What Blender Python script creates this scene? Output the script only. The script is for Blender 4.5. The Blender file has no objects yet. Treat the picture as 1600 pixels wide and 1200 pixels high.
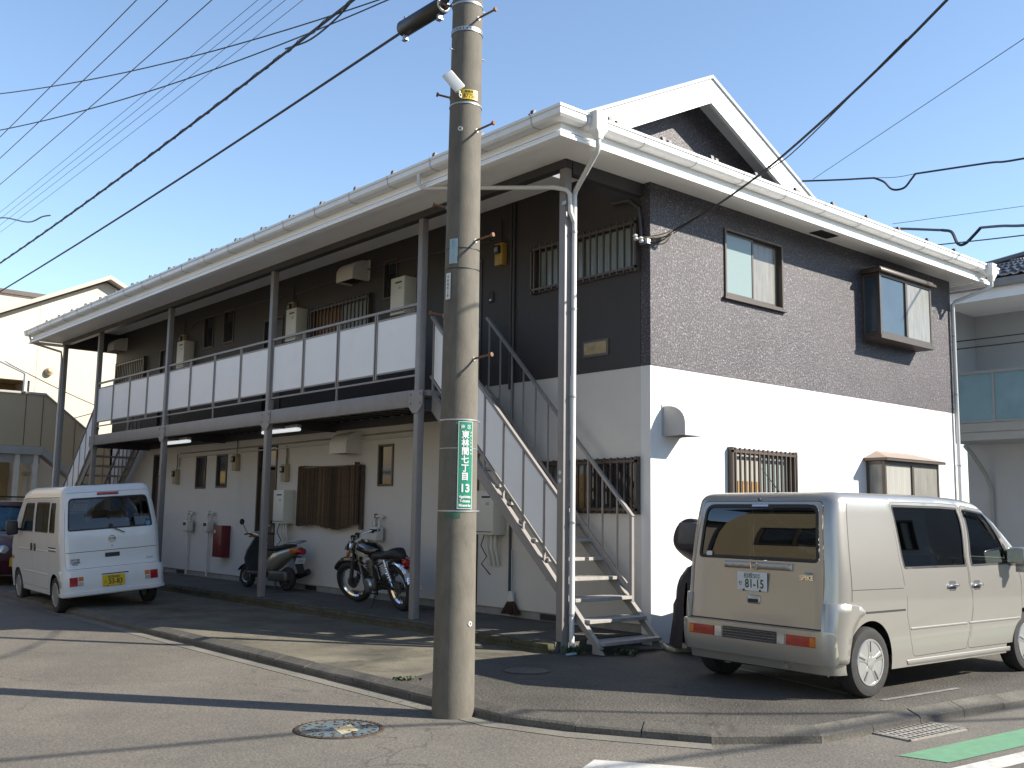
import bpy, bmesh, math, random
import numpy as np
from mathutils import Vector, Matrix
from mathutils.geometry import delaunay_2d_cdt
random.seed(7); np.random.seed(7)
scn = bpy.context.scene
COL = scn.collection
# ------------------------------------------------------------------ camera
cam_d = bpy.data.cameras.new('camera'); cam = bpy.data.objects.new('camera', cam_d); COL.objects.link(cam)
RT = Vector((0.75518987, -0.65535105, 0.01425658)); UP = Vector((-0.09433324, -0.08713035, 0.9917205)); FW = Vector((0.64868289, 0.75028215, 0.12762135))
cam.matrix_world = Matrix(((RT.x, UP.x, -FW.x, -9.1442), (RT.y, UP.y, -FW.y, -8.0424), (RT.z, UP.z, -FW.z, 1.2767), (0, 0, 0, 1)))
cam_d.sensor_width = 36; cam_d.lens = 1587.07 / 1600 * 36; cam_d.clip_start = .05; cam_d.clip_end = 3000
scn.camera = cam
scn.render.resolution_x = 1024; scn.render.resolution_y = 768
# ------------------------------------------------------------------ sky and sun
SUN_DIR = Vector((0.78, -1.0, 0.80)).normalized()      # towards the sun
SUN_EL = math.asin(SUN_DIR.z); SUN_AZ = math.atan2(SUN_DIR.x, SUN_DIR.y)
world = bpy.data.worlds.new('World'); scn.world = world; world.use_nodes = True
wn = world.node_tree.nodes; wl = world.node_tree.links
bg = wn['Background']; sky = wn.new('ShaderNodeTexSky'); sky.sky_type = 'NISHITA'; sky.sun_disc = False
sky.sun_elevation = SUN_EL; sky.sun_rotation = SUN_AZ; sky.altitude = 50; sky.air_density = 1.0; sky.dust_density = 0.12; sky.ozone_density = 1.5
wl.new(sky.outputs[0], bg.inputs[0]); bg.inputs[1].default_value = 0.113
sun_d = bpy.data.lights.new('sun', 'SUN'); sun_d.energy = 5.0; sun_d.angle = math.radians(.53); sun_d.color = (1, .93, .80)
sun = bpy.data.objects.new('sun', sun_d); COL.objects.link(sun); sun.location = (20, -30, 30)
sun.rotation_euler = SUN_DIR.to_track_quat('Z', 'Y').to_euler()
scn.view_settings.view_transform = 'Standard'; scn.view_settings.look = 'None'; scn.view_settings.exposure = 1.15; scn.view_settings.gamma = 1
scn.view_settings.use_curve_mapping = False
scn.render.engine = 'CYCLES'
# ------------------------------------------------------------------ materials
MATS = {}
ALB = {'plaster_shaded': 1., 'soffit_white': 1., 'panel_white': 1.08, 'steel_grey': .88, 'gutter_white': .9, 'plaster_white': .85, 'heater_ivory': .95, 'hood_ivory': .95, 'glass_frost': .9, 'silver_paint': .83, 'pole_concrete': .66, 'plaster_grey': .95, 'light_diffuser': 1., 'chrome': 1., 'white_paint': .84, 'stucco_shaded': .85, 'rail_glass': 1.05, 'sign_blue': .9}
def mat(name, col, rough=.6, metal=0., var=.10, vs=5., bump=0., bs=60., col2=None, spec=.5, coat=0., stain=0., stain_col=(.05, .045, .035), ss=1.2, stretch=None, bdist=.004):
    if name in MATS: return MATS[name]
    m = bpy.data.materials.new(name); m.use_nodes = True; MATS[name] = m
    s_ = ALB.get(name, .76); col = tuple(c * s_ for c in col); col2 = tuple(c * s_ for c in col2) if col2 else None; stain_col = tuple(c * s_ for c in stain_col)
    n = m.node_tree.nodes; l = m.node_tree.links; b = n['Principled BSDF']
    tc = n.new('ShaderNodeTexCoord'); src = tc.outputs['Object']
    if stretch:
        mp = n.new('ShaderNodeMapping'); mp.inputs['Scale'].default_value = stretch; l.new(src, mp.inputs[0]); src = mp.outputs[0]
    nz = n.new('ShaderNodeTexNoise'); nz.inputs['Scale'].default_value = vs; nz.inputs['Detail'].default_value = 7; nz.inputs['Roughness'].default_value = .62
    l.new(src, nz.inputs['Vector'])
    rp = n.new('ShaderNodeValToRGB'); l.new(nz.outputs['Fac'], rp.inputs[0])
    c1 = tuple(max(0, c * (1 - var)) for c in col[:3]); c2 = col2 if col2 else tuple(min(1, c * (1 + var)) for c in col[:3])
    rp.color_ramp.elements[0].position = .3; rp.color_ramp.elements[1].position = .7
    rp.color_ramp.elements[0].color = (*c1, 1); rp.color_ramp.elements[1].color = (*c2, 1)
    out = rp.outputs[0]
    if stain > 0:
        n2 = n.new('ShaderNodeTexNoise'); n2.inputs['Scale'].default_value = ss; n2.inputs['Detail'].default_value = 9; n2.inputs['Roughness'].default_value = .7
        l.new(tc.outputs['Object'], n2.inputs['Vector'])
        r2 = n.new('ShaderNodeValToRGB'); r2.color_ramp.elements[0].position = .52; r2.color_ramp.elements[1].position = .72
        r2.color_ramp.elements[0].color = (0, 0, 0, 1); r2.color_ramp.elements[1].color = (stain, stain, stain, 1)
        l.new(n2.outputs['Fac'], r2.inputs[0])
        mx = n.new('ShaderNodeMix'); mx.data_type = 'RGBA'; l.new(r2.outputs[0], mx.inputs[0]); l.new(out, mx.inputs[6]); mx.inputs[7].default_value = (*stain_col, 1)
        out = mx.outputs[2]
    l.new(out, b.inputs['Base Color'])
    b.inputs['Roughness'].default_value = rough; b.inputs['Metallic'].default_value = metal
    b.inputs['Specular IOR Level'].default_value = spec
    if coat: b.inputs['Coat Weight'].default_value = coat; b.inputs['Coat Roughness'].default_value = .06
    if bump > 0:
        n3 = n.new('ShaderNodeTexNoise'); n3.inputs['Scale'].default_value = bs; n3.inputs['Detail'].default_value = 4
        l.new(src, n3.inputs['Vector']); bp = n.new('ShaderNodeBump'); bp.inputs['Strength'].default_value = bump; bp.inputs['Distance'].default_value = bdist
        l.new(n3.outputs['Fac'], bp.inputs['Height']); l.new(bp.outputs[0], b.inputs['Normal'])
    return m
def mat_glass(name, tint, refl=1.0, rough=.01, ior=1.52):
    m = bpy.data.materials.new(name); m.use_nodes = True; n = m.node_tree.nodes; l = m.node_tree.links
    n.remove(n['Principled BSDF']); o = n['Material Output']
    t = n.new('ShaderNodeBsdfTransparent'); t.inputs[0].default_value = (*tint, 1)
    g = n.new('ShaderNodeBsdfGlossy'); g.inputs['Roughness'].default_value = rough; g.inputs[0].default_value = (refl, refl, refl, 1)
    f = n.new('ShaderNodeFresnel'); f.inputs[0].default_value = ior
    mx = n.new('ShaderNodeMixShader'); l.new(f.outputs[0], mx.inputs[0]); l.new(t.outputs[0], mx.inputs[1]); l.new(g.outputs[0], mx.inputs[2]); l.new(mx.outputs[0], o.inputs[0])
    MATS[name] = m; return m
def mat_stucco(name, base, mid, light, rough):
    # sprayed-on stucco: small hard blobs, sun glints painted in as pale specks
    m = bpy.data.materials.new(name); m.use_nodes = True; n = m.node_tree.nodes; l = m.node_tree.links; b = n['Principled BSDF']
    tc = n.new('ShaderNodeTexCoord')
    nz = n.new('ShaderNodeTexNoise'); nz.inputs['Scale'].default_value = 40; nz.inputs['Detail'].default_value = 6; nz.inputs['Roughness'].default_value = .78; l.new(tc.outputs['Object'], nz.inputs['Vector'])
    big = n.new('ShaderNodeTexNoise'); big.inputs['Scale'].default_value = .9; big.inputs['Detail'].default_value = 5; l.new(tc.outputs['Object'], big.inputs['Vector'])
    rp = n.new('ShaderNodeValToRGB'); e = rp.color_ramp.elements; e[0].position = .42; e[0].color = (*base, 1); e[1].position = .545; e[1].color = (*mid, 1); e2 = e.new(.64); e2.color = (*light, 1); l.new(nz.outputs['Fac'], rp.inputs[0])
    mx = n.new('ShaderNodeMix'); mx.data_type = 'RGBA'; mx.blend_type = 'MULTIPLY'; mx.inputs[0].default_value = .6
    r2 = n.new('ShaderNodeValToRGB'); r2.color_ramp.elements[0].position = .35; r2.color_ramp.elements[1].position = .65; r2.color_ramp.elements[0].color = (.72, .72, .72, 1); r2.color_ramp.elements[1].color = (1.15, 1.13, 1.1, 1)
    l.new(big.outputs['Fac'], r2.inputs[0]); l.new(rp.outputs[0], mx.inputs[6]); l.new(r2.outputs[0], mx.inputs[7]); l.new(mx.outputs[2], b.inputs['Base Color'])
    b.inputs['Roughness'].default_value = rough
    bp = n.new('ShaderNodeBump'); bp.inputs['Strength'].default_value = 1.0; bp.inputs['Distance'].default_value = .012; l.new(nz.outputs['Fac'], bp.inputs['Height']); l.new(bp.outputs[0], b.inputs['Normal'])
    MATS[name] = m; return m
def mat_ground(name, c1, c2, speck, spk_amt, patch, ps=.7, bump=.5, wear=None):
    # aggregate specks, broad patches and thin cracks
    k_ = .72; c1 = tuple(c * k_ for c in c1); c2 = tuple(c * k_ for c in c2); speck = tuple(c * k_ for c in speck)
    if wear: wear = (tuple(c * k_ for c in wear[0]),) + wear[1:]
    m = bpy.data.materials.new(name); m.use_nodes = True; n = m.node_tree.nodes; l = m.node_tree.links; b = n['Principled BSDF']
    tc = n.new('ShaderNodeTexCoord'); P = tc.outputs['Object']
    fine = n.new('ShaderNodeTexNoise'); fine.inputs['Scale'].default_value = 75; fine.inputs['Detail'].default_value = 3; l.new(P, fine.inputs['Vector'])
    r1 = n.new('ShaderNodeValToRGB'); r1.color_ramp.elements[0].position = .35; r1.color_ramp.elements[1].position = .65
    r1.color_ramp.elements[0].color = (*c1, 1); r1.color_ramp.elements[1].color = (*c2, 1); l.new(fine.outputs['Fac'], r1.inputs[0])
    br = n.new('ShaderNodeTexNoise'); br.inputs['Scale'].default_value = ps; br.inputs['Detail'].default_value = 8; br.inputs['Roughness'].default_value = .65; l.new(P, br.inputs['Vector'])
    r2 = n.new('ShaderNodeValToRGB'); r2.color_ramp.elements[0].position = .32; r2.color_ramp.elements[1].position = .68
    r2.color_ramp.elements[0].color = (1 - patch, 1 - patch, 1 - patch * .95, 1); r2.color_ramp.elements[1].color = (1 + patch * .6, 1 + patch * .57, 1 + patch * .5, 1); l.new(br.outputs['Fac'], r2.inputs[0])
    m1 = n.new('ShaderNodeMix'); m1.data_type = 'RGBA'; m1.blend_type = 'MULTIPLY'; m1.inputs[0].default_value = 1; l.new(r1.outputs[0], m1.inputs[6]); l.new(r2.outputs[0], m1.inputs[7])
    vo = n.new('ShaderNodeTexVoronoi'); vo.inputs['Scale'].default_value = 38; l.new(P, vo.inputs['Vector'])
    r3 = n.new('ShaderNodeValToRGB'); r3.color_ramp.elements[0].position = .10; r3.color_ramp.elements[1].position = .24
    r3.color_ramp.elements[0].color = (spk_amt,) * 3 + (1,); r3.color_ramp.elements[1].color = (0, 0, 0, 1); l.new(vo.outputs['Distance'], r3.inputs[0])
    m2 = n.new('ShaderNodeMix'); m2.data_type = 'RGBA'; l.new(r3.outputs[0], m2.inputs[0]); l.new(m1.outputs[2], m2.inputs[6]); m2.inputs[7].default_value = (*speck, 1)
    out = m2.outputs[2]
    # cracks
    dn = n.new('ShaderNodeTexNoise'); dn.inputs['Scale'].default_value = 1.6; dn.inputs['Detail'].default_value = 5; l.new(P, dn.inputs['Vector'])
    vm = n.new('ShaderNodeVectorMath'); vm.operation = 'MULTIPLY_ADD'; vm.inputs[1].default_value = (.9, .9, .9); l.new(dn.outputs['Color'], vm.inputs[0]); l.new(P, vm.inputs[2])
    vc = n.new('ShaderNodeTexVoronoi'); vc.feature = 'DISTANCE_TO_EDGE'; vc.inputs['Scale'].default_value = .33; l.new(vm.outputs[0], vc.inputs['Vector'])
    r4 = n.new('ShaderNodeValToRGB'); r4.color_ramp.elements[0].position = 0; r4.color_ramp.elements[1].position = .0035
    r4.color_ramp.elements[0].color = (.55,) * 3 + (1,); r4.color_ramp.elements[1].color = (0, 0, 0, 1); l.new(vc.outputs['Distance'], r4.inputs[0])
    m3 = n.new('ShaderNodeMix'); m3.data_type = 'RGBA'; l.new(r4.outputs[0], m3.inputs[0]); l.new(out, m3.inputs[6]); m3.inputs[7].default_value = (c1[0] * .4, c1[1] * .4, c1[2] * .4, 1)
    out = m3.outputs[2]
    if wear:      # moss / dirt with its own outline
        n5 = n.new('ShaderNodeTexNoise'); n5.inputs['Scale'].default_value = wear[2]; n5.inputs['Detail'].default_value = 9; n5.inputs['Roughness'].default_value = .72; l.new(P, n5.inputs['Vector'])
        r5 = n.new('ShaderNodeValToRGB'); r5.color_ramp.elements[0].position = wear[1]; r5.color_ramp.elements[1].position = wear[1] + .12
        r5.color_ramp.elements[0].color = (0, 0, 0, 1); r5.color_ramp.elements[1].color = (.85,) * 3 + (1,); l.new(n5.outputs['Fac'], r5.inputs[0])
        m5 = n.new('ShaderNodeMix'); m5.data_type = 'RGBA'; l.new(r5.outputs[0], m5.inputs[0]); l.new(out, m5.inputs[6]); m5.inputs[7].default_value = (*wear[0], 1); out = m5.outputs[2]
    l.new(out, b.inputs['Base Color']); b.inputs['Roughness'].default_value = .82; b.inputs['Specular IOR Level'].default_value = .35
    ad = n.new('ShaderNodeMath'); ad.operation = 'MULTIPLY_ADD'; l.new(vo.outputs['Distance'], ad.inputs[0]); ad.inputs[1].default_value = .8; l.new(fine.outputs['Fac'], ad.inputs[2])
    bp = n.new('ShaderNodeBump'); bp.inputs['Strength'].default_value = bump; bp.inputs['Distance'].default_value = .006; l.new(ad.outputs[0], bp.inputs['Height']); l.new(bp.outputs[0], b.inputs['Normal'])
    MATS[name] = m; return m
G = MATS
mat_ground('asphalt', (.135, .123, .107), (.220, .201, .174), (.37, .34, .29), .6, .22)
mat_ground('lot_asphalt', (.060, .055, .049), (.135, .124, .108), (.28, .26, .22), .75, .38, .9, 1., ((.14, .13, .10), .60, 1.4))
mat_ground('lot_concrete', (.150, .136, .104), (.225, .205, .160), (.28, .255, .205), .45, .42, 1.3, .4, ((.060, .056, .043), .52, .55))
mat_ground('walk_concrete', (.115, .108, .096), (.16, .152, .138), (.20, .19, .17), .3, .26, 1.3, .2, ((.05, .05, .036), .55, 1.7))
mat_ground('kerb_concrete', (.105, .097, .084), (.165, .153, .133), (.22, .205, .175), .4, .36, 2.2, .3, ((.06, .055, .045), .57, 3.))
mat_ground('apron', (.19, .178, .152), (.26, .243, .21), (.32, .30, .26), .3, .25, 2., .25)
mat_ground('moss_concrete', (.075, .070, .048), (.12, .112, .078), (.15, .14, .1), .3, .3, 2.5, .5, ((.058, .060, .018), .50, 4.))
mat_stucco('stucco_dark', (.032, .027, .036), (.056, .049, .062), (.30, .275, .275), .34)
mat('stucco_shaded', (.036, .031, .031), .6, var=.12, vs=30, bump=.35, bs=45, bdist=.008)  # darker copy of the gable stucco, facade shade put into the colour
mat('reed_dark', (.065, .038, .02), .85, var=.3, vs=20, stretch=(14, 14, .5))
mat('reed_pale', (.15, .095, .05), .85, var=.3, vs=20, stretch=(14, 14, .5))
mat('plate_reflection', (.34, .215, .10), .25, metal=.8, var=.3, vs=9)  # colour stands in for the orange reflection on the vent plate
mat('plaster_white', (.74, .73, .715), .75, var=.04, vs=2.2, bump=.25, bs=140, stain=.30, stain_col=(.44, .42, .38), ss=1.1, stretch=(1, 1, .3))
mat('plaster_shaded', (.525, .507, .48), .75, var=.03, vs=2.2, bump=.25, bs=140, stain=.16, stain_col=(.42, .395, .36), ss=.9)  # the gable's white plaster toned down, shade of the facade painted in
mat('paint_worn', (.24, .235, .22), .7, var=.3, vs=14, stain=.8, stain_col=(.10, .095, .085), ss=8)
mat('plaster_grey', (.42, .425, .44), .75, var=.03, vs=2.5, bump=.2, bs=120)
mat('plinth', (.33, .32, .30), .8, var=.15, vs=6, bump=.2, bs=90, stain=.4, stain_col=(.12, .115, .09), ss=2.5)
mat('soffit_white', (.87, .865, .855), .6, var=.03, vs=1.5, stain=.12, stain_col=(.42, .40, .36), ss=.8)
mat('gutter_white', (.78, .775, .765), .38, var=.04, vs=3, stain=.30, stain_col=(.36, .33, .28), ss=2.2, stretch=(1, 1, 1))
mat('pvc_white', (.76, .76, .75), .35, var=.03, vs=4, stain=.15, stain_col=(.45, .43, .4), ss=3)
mat('steel_grey', (.255, .237, .230), .48, var=.08, vs=5, stain=.30, stain_col=(.34, .31, .27), ss=3)
mat('steel_dark', (.060, .056, .057), .5, var=.08, vs=5)
mat('tread_grey', (.38, .36, .335), .7, var=.15, vs=14, stain=.4, stain_col=(.15, .14, .12), ss=5)
mat('panel_white', (.70, .70, .71), .42, var=.03, vs=1.2, stain=.10, stain_col=(.40, .38, .35), ss=3.5)
mat('roof_slate', (.035, .04, .045), .6, var=.25, vs=9)
mat('frame_brown', (.085, .062, .050), .42, var=.10, vs=8)
mat('frame_bronze', (.12, .095, .08), .38, metal=.4, var=.08, vs=8)
mat('bay_roof', (.30, .22, .18), .5, var=.06, vs=4)
mat('door_brown', (.060, .040, .032), .45, var=.15, vs=10)
mat('door_dark', (.030, .030, .036), .45, var=.1, vs=10)
mat('chrome', (.75, .75, .76), .12, metal=1, var=.03)
mat('steel_bright', (.55, .55, .55), .35, metal=.9, var=.08)
mat('black_rubber', (.018, .018, .018), .6, var=.12, vs=20)
mat('tyre', (.022, .021, .021), .8, var=.25, vs=25, stain=.35, stain_col=(.075, .07, .06), ss=9)
mat('black_plastic', (.022, .022, .023), .42, var=.1)
mat('beige_plastic', (.42, .36, .24), .5, var=.06)
mat('ochre_plastic', (.44, .27, .05), .45, var=.06)
mat('heater_ivory', (.60, .59, .54), .45, var=.03, stain=.12, stain_col=(.38, .35, .3), ss=5)
mat('hood_ivory', (.56, .54, .50), .5, var=.04, stain=.2, stain_col=(.36, .33, .28), ss=4)
mat('hood_white', (.52, .51, .51), .5, var=.04)
mat('red_box', (.16, .014, .018), .45, var=.08)
mat('reed', (.105, .062, .034), .85, var=.45, vs=40, stretch=(14, 14, .5), bump=.6, bs=50)
mat('bamboo', (.34, .20, .07), .7, var=.30, vs=12)
mat('glass_frost', (.27, .32, .32), .16, var=.10, vs=60, bump=.12, bs=120)
mat('glass_green', (.27, .34, .335), .12, var=.05, vs=40, bump=.10, bs=160)
mat('glass_screen', (.27, .26, .235), .2, var=.22, vs=3.5, stretch=(5, 5, .5), stain=.35, stain_col=(.17, .16, .14), ss=4)
mat('glass_curtain', (.42, .41, .38), .12, var=.12, vs=3, stretch=(9, 9, .3))
mat('glass_dark', (.030, .034, .038), .05, var=.3, vs=3, spec=.8)
mat('glass_blue', (.045, .065, .085), .03, var=.2, vs=2, spec=.9)
mat('glass_amber', (.30, .13, .04), .15, var=.25, vs=6)
mat('pole_concrete', (.175, .158, .130), .85, var=.16, vs=14, bump=.5, bs=140, stain=.5, stain_col=(.085, .078, .064), ss=2.4, stretch=(1, 1, .35))
mat('rust', (.20, .095, .045), .75, var=.35, vs=40)
mat('galvanised', (.46, .47, .48), .42, metal=.7, var=.12, vs=25)
mat('sign_green', (.015, .235, .145), .32, var=.04)
mat('sign_green_old', (.03, .12, .07), .5, var=.25, vs=20)
mat('sign_white', (.72, .73, .73), .4, var=.03)
mat('sign_yellow', (.72, .50, .015), .35, var=.04)
mat('sign_blue', (.28, .40, .46), .45, var=.08, vs=14)
mat('paint_white', (.60, .59, .56), .7, var=.12, vs=18, stain=.5, stain_col=(.2, .19, .17), ss=6)
mat('paint_green', (.13, .31, .18), .7, var=.12, vs=12, stain=.35, stain_col=(.13, .17, .12), ss=5)
mat('ink_black', (.012, .012, .012), .5, var=.02)
mat('ink_green', (.012, .07, .03), .5, var=.02)
mat('ink_grey', (.10, .10, .105), .5, var=.02)
mat('cable_black', (.012, .013, .016), .5, var=.1)
mat('cable_grey', (.055, .065, .085), .5, var=.1)
mat('cast_iron', (.070, .048, .034), .7, var=.35, vs=22, bump=.4, bs=60)
mat('cover_blue', (.12, .165, .19), .6, var=.25, vs=12, stain=.55, stain_col=(.22, .19, .15), ss=7)
mat('grate_steel', (.33, .31, .28), .6, metal=.3, var=.2, vs=12)
mat('silver_paint', (.415, .395, .365), .33, metal=.6, var=.015, vs=3, coat=.8)
mat('white_paint', (.72, .73, .74), .32, var=.015, vs=3, coat=.5, stain=.10, stain_col=(.45, .43, .4), ss=4)
mat('maroon_paint', (.060, .008, .020), .3, var=.03, coat=.8)
mat('lamp_red', (.36, .004, .006), .12, var=.10, vs=30, coat=.6)
mat('lamp_orange', (.62, .16, .01), .12, var=.10, vs=30, coat=.6)
mat('lamp_clear', (.62, .62, .62), .10, metal=.4, var=.15, vs=30, coat=.6)
mat('rim_silver', (.62, .62, .62), .30, metal=.75, var=.04)
mat('interior', (.028, .027, .026), .8, var=.2)
mat('seat_grey', (.060, .060, .062), .85, var=.15, vs=20)
mat('sunshade', (.03, .20, .42), .5, var=.75, vs=5, col2=(.10, .42, .66))
mat('cover_cloth', (.024, .021, .034), .62, var=.20, vs=6, bump=.5, bs=14, bdist=.02)
mat('cover_cloth_grey', (.10, .10, .105), .6, var=.15, vs=6)
mat('hose', (.42, .44, .30), .5, var=.1)
mat('bristle', (.060, .034, .022), .9, var=.4, vs=60)
mat('leaf', (.045, .075, .022), .6, var=.4, vs=20)
mat('beige_wall', (.68, .61, .50), .8, var=.03, vs=1.2, bump=.15, bs=90)
mat('beige_panel', (.50, .405, .27), .75, var=.03, vs=1.2)
mat('pinkish_wall', (.55, .48, .42), .8, var=.03, vs=1.2)
mat('ochre_wall', (.46, .33, .16), .8, var=.05, vs=1.2)
mat('grey_trim', (.40, .40, .38), .55, var=.05)
mat('tan_wall', (.46, .385, .25), .8, var=.05, vs=1.5)
mat('tile_blue', (.05, .056, .066), .28, var=.2, vs=10)
mat('light_diffuser', (.75, .75, .75), .3, var=.02)
MATS['light_diffuser'].node_tree.nodes['Principled BSDF'].inputs['Emission Color'].default_value = (.9, .95, 1, 1); MATS['light_diffuser'].node_tree.nodes['Principled BSDF'].inputs['Emission Strength'].default_value = .30
mat('seal_dark', (.02, .02, .02), .7, var=.1)
mat('decal_blue', (.05, .28, .50), .4, var=.05)
mat('tank_cream', (.50, .46, .34), .3, var=.04, coat=.6)
mat('black_gloss', (.014, .014, .015), .16, var=.05, coat=.8)
mat('engine_grey', (.16, .155, .15), .45, metal=.6, var=.3, vs=16)
mat('scooter_silver', (.46, .44, .36), .3, metal=.45, var=.03, coat=.6)
mat('scooter_dark', (.045, .047, .052), .4, var=.1)
mat_glass('car_glass_dark', (.055, .06, .06), 1., .012, 1.75)
mat_glass('car_glass', (.62, .70, .66))
mat_glass('car_glass_mid', (.20, .23, .24))
mat('rail_glass', (.20, .31, .345), .12, var=.12, vs=2)  # opaque teal glass with the mirrored sky put into its colour
mat_glass('visor', (.45, .48, .52), .8, .05)

# ------------------------------------------------------------------ mesh helpers
class MB:
    def __init__(s): s.v = []; s.f = []
    def add(s, vs, fs):
        o = len(s.v); s.v += [tuple(p) for p in vs]; s.f += [tuple(i + o for i in f) for f in fs]; return s
    def box(s, x0, x1, y0, y1, z0, z1):
        return s.add([(x0, y0, z0), (x1, y0, z0), (x1, y1, z0), (x0, y1, z0), (x0, y0, z1), (x1, y0, z1), (x1, y1, z1), (x0, y1, z1)],
                     [(0, 3, 2, 1), (4, 5, 6, 7), (0, 1, 5, 4), (1, 2, 6, 5), (2, 3, 7, 6), (3, 0, 4, 7)])
    def bar(s, p0, p1, w, h, up=(0, 0, 1)):
        p0 = Vector(p0); p1 = Vector(p1); d = (p1 - p0).normalized(); r = d.cross(Vector(up))
        if r.length < 1e-4: r = d.cross(Vector((1, 0, 0)))
        r.normalize(); u = r.cross(d); a = r * w / 2; b = u * h / 2
        return s.add([p0 - a - b, p0 + a - b, p0 + a + b, p0 - a + b, p1 - a - b, p1 + a - b, p1 + a + b, p1 - a + b],
                     [(0, 3, 2, 1), (4, 5, 6, 7), (0, 1, 5, 4), (1, 2, 6, 5), (2, 3, 7, 6), (3, 0, 4, 7)])
    def cyl(s, p0, p1, r0, r1=None, n=12, caps=True):
        r1 = r0 if r1 is None else r1
        p0 = Vector(p0); p1 = Vector(p1); d = (p1 - p0).normalized(); a = d.orthogonal().normalized(); b = d.cross(a)
        vs = []; 
        for p, r in ((p0, r0), (p1, r1)):
            for i in range(n):
                t = 2 * math.pi * i / n; vs.append(p + a * (r * math.cos(t)) + b * (r * math.sin(t)))
        fs = [(i, (i + 1) % n, n + (i + 1) % n, n + i) for i in range(n)]
        if caps: fs += [tuple(range(n - 1, -1, -1)), tuple(range(n, 2 * n))]
        return s.add(vs, fs)
    def tube(s, pts, r, n=8, closed=False, taper=None):
        pts = [Vector(p) for p in pts]; m = len(pts); vs = []; a = None
        for i, p in enumerate(pts):
            if closed: d = pts[(i + 1) % m] - pts[i - 1]
            else: d = pts[min(i + 1, m - 1)] - pts[max(i - 1, 0)]
            d.normalize()
            a = d.orthogonal() if a is None else a - d * a.dot(d)
            if a.length < 1e-5: a = d.orthogonal()
            a.normalize(); b = d.cross(a); rr = r if taper is None else r * taper[i]
            for k in range(n):
                t = 2 * math.pi * k / n; vs.append(p + a * (rr * math.cos(t)) + b * (rr * math.sin(t)))
        fs = []
        for i in range(m if closed else m - 1):
            j = (i + 1) % m
            for k in range(n): fs.append((i * n + k, i * n + (k + 1) % n, j * n + (k + 1) % n, j * n + k))
        if not closed: fs += [tuple(range(n - 1, -1, -1)), tuple(range((m - 1) * n, m * n))]
        return s.add(vs, fs)
    def lathe(s, prof, origin=(0, 0, 0), axis=(0, 0, 1), n=24, closed=False):
        ax = Vector(axis).normalized(); a = ax.orthogonal().normalized(); b = ax.cross(a); o = Vector(origin); vs = []
        for r, h in prof:
            for k in range(n):
                t = 2 * math.pi * k / n; vs.append(o + ax * h + a * (r * math.cos(t)) + b * (r * math.sin(t)))
        m = len(prof); fs = []
        for i in range(m if closed else m - 1):
            j = (i + 1) % m
            for k in range(n): fs.append((i * n + k, i * n + (k + 1) % n, j * n + (k + 1) % n, j * n + k))
        if not closed:
            if prof[0][0] > 1e-5: fs.append(tuple(range(n - 1, -1, -1)))
            if prof[-1][0] > 1e-5: fs.append(tuple(range((m - 1) * n, m * n)))
        return s.add(vs, fs)
    def loft(s, rings, caps=True, closed=True):
        n = len(rings[0]); vs = [p for r in rings for p in r]; fs = []
        for i in range(len(rings) - 1):
            for k in range(n if closed else n - 1): fs.append((i * n + k, i * n + (k + 1) % n, (i + 1) * n + (k + 1) % n, (i + 1) * n + k))
        if caps: fs += [tuple(range(n - 1, -1, -1)), tuple(range((len(rings) - 1) * n, len(rings) * n))]
        return s.add(vs, fs)
    def prism(s, poly, fn, a, b):      # fn(u, v, t) -> point
        n = len(poly); vs = [fn(u, v, a) for u, v in poly] + [fn(u, v, b) for u, v in poly]
        return s.add(vs, [tuple(range(n - 1, -1, -1)), tuple(range(n, 2 * n))] + [(i, (i + 1) % n, n + (i + 1) % n, n + i) for i in range(n)])
    def build(s, name, m, parent=None, smooth=False, bevel=0., ang=40, fix=True, seg=2):
        me = bpy.data.meshes.new(name); me.from_pydata(s.v, [], s.f); 
        if fix or bevel:
            bm = bmesh.new(); bm.from_mesh(me)
            bmesh.ops.remove_doubles(bm, verts=bm.verts, dist=1e-5) if smooth else None
            bmesh.ops.recalc_face_normals(bm, faces=bm.faces)
            if bevel:
                es = [e for e in bm.edges if len(e.link_faces) == 2 and e.calc_face_angle(0) > math.radians(30)]
                bmesh.ops.bevel(bm, geom=es, offset=bevel, segments=seg, profile=.5, affect='EDGES', clamp_overlap=True)
            bm.to_mesh(me); bm.free()
        if smooth or (bevel and seg > 1):
            me.polygons.foreach_set('use_smooth', [True] * len(me.polygons)); me.set_sharp_from_angle(angle=math.radians(ang))
        if isinstance(m, str): m = G[m]
        me.materials.append(m)
        o = bpy.data.objects.new(name, me); COL.objects.link(o)
        if parent is not None: o.parent = parent
        return o
def tag(o, label=None, cat=None, group=None, kind=None):
    if label: o['label'] = label
    if cat: o['category'] = cat
    if group: o['group'] = group
    if kind: o['kind'] = kind
    return o
def thing(name, label, cat, loc=(0, 0, 0), rot=(0, 0, 0), group=None):
    o = bpy.data.objects.new(name, None); COL.objects.link(o); o.location = loc; o.rotation_euler = rot; o.empty_display_size = .2
    return tag(o, label, cat, group)
def B(x0, x1, y0, y1, z0, z1): return MB().box(min(x0, x1), max(x0, x1), min(y0, y1), max(y0, y1), min(z0, z1), max(z0, z1))
def share(o, loc, parent=None, rot=None):
    c = o.copy(); COL.objects.link(c); c.location = loc
    if rot is not None: c.rotation_euler = rot
    c.parent = parent if parent is not None else o.parent
    return c
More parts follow.
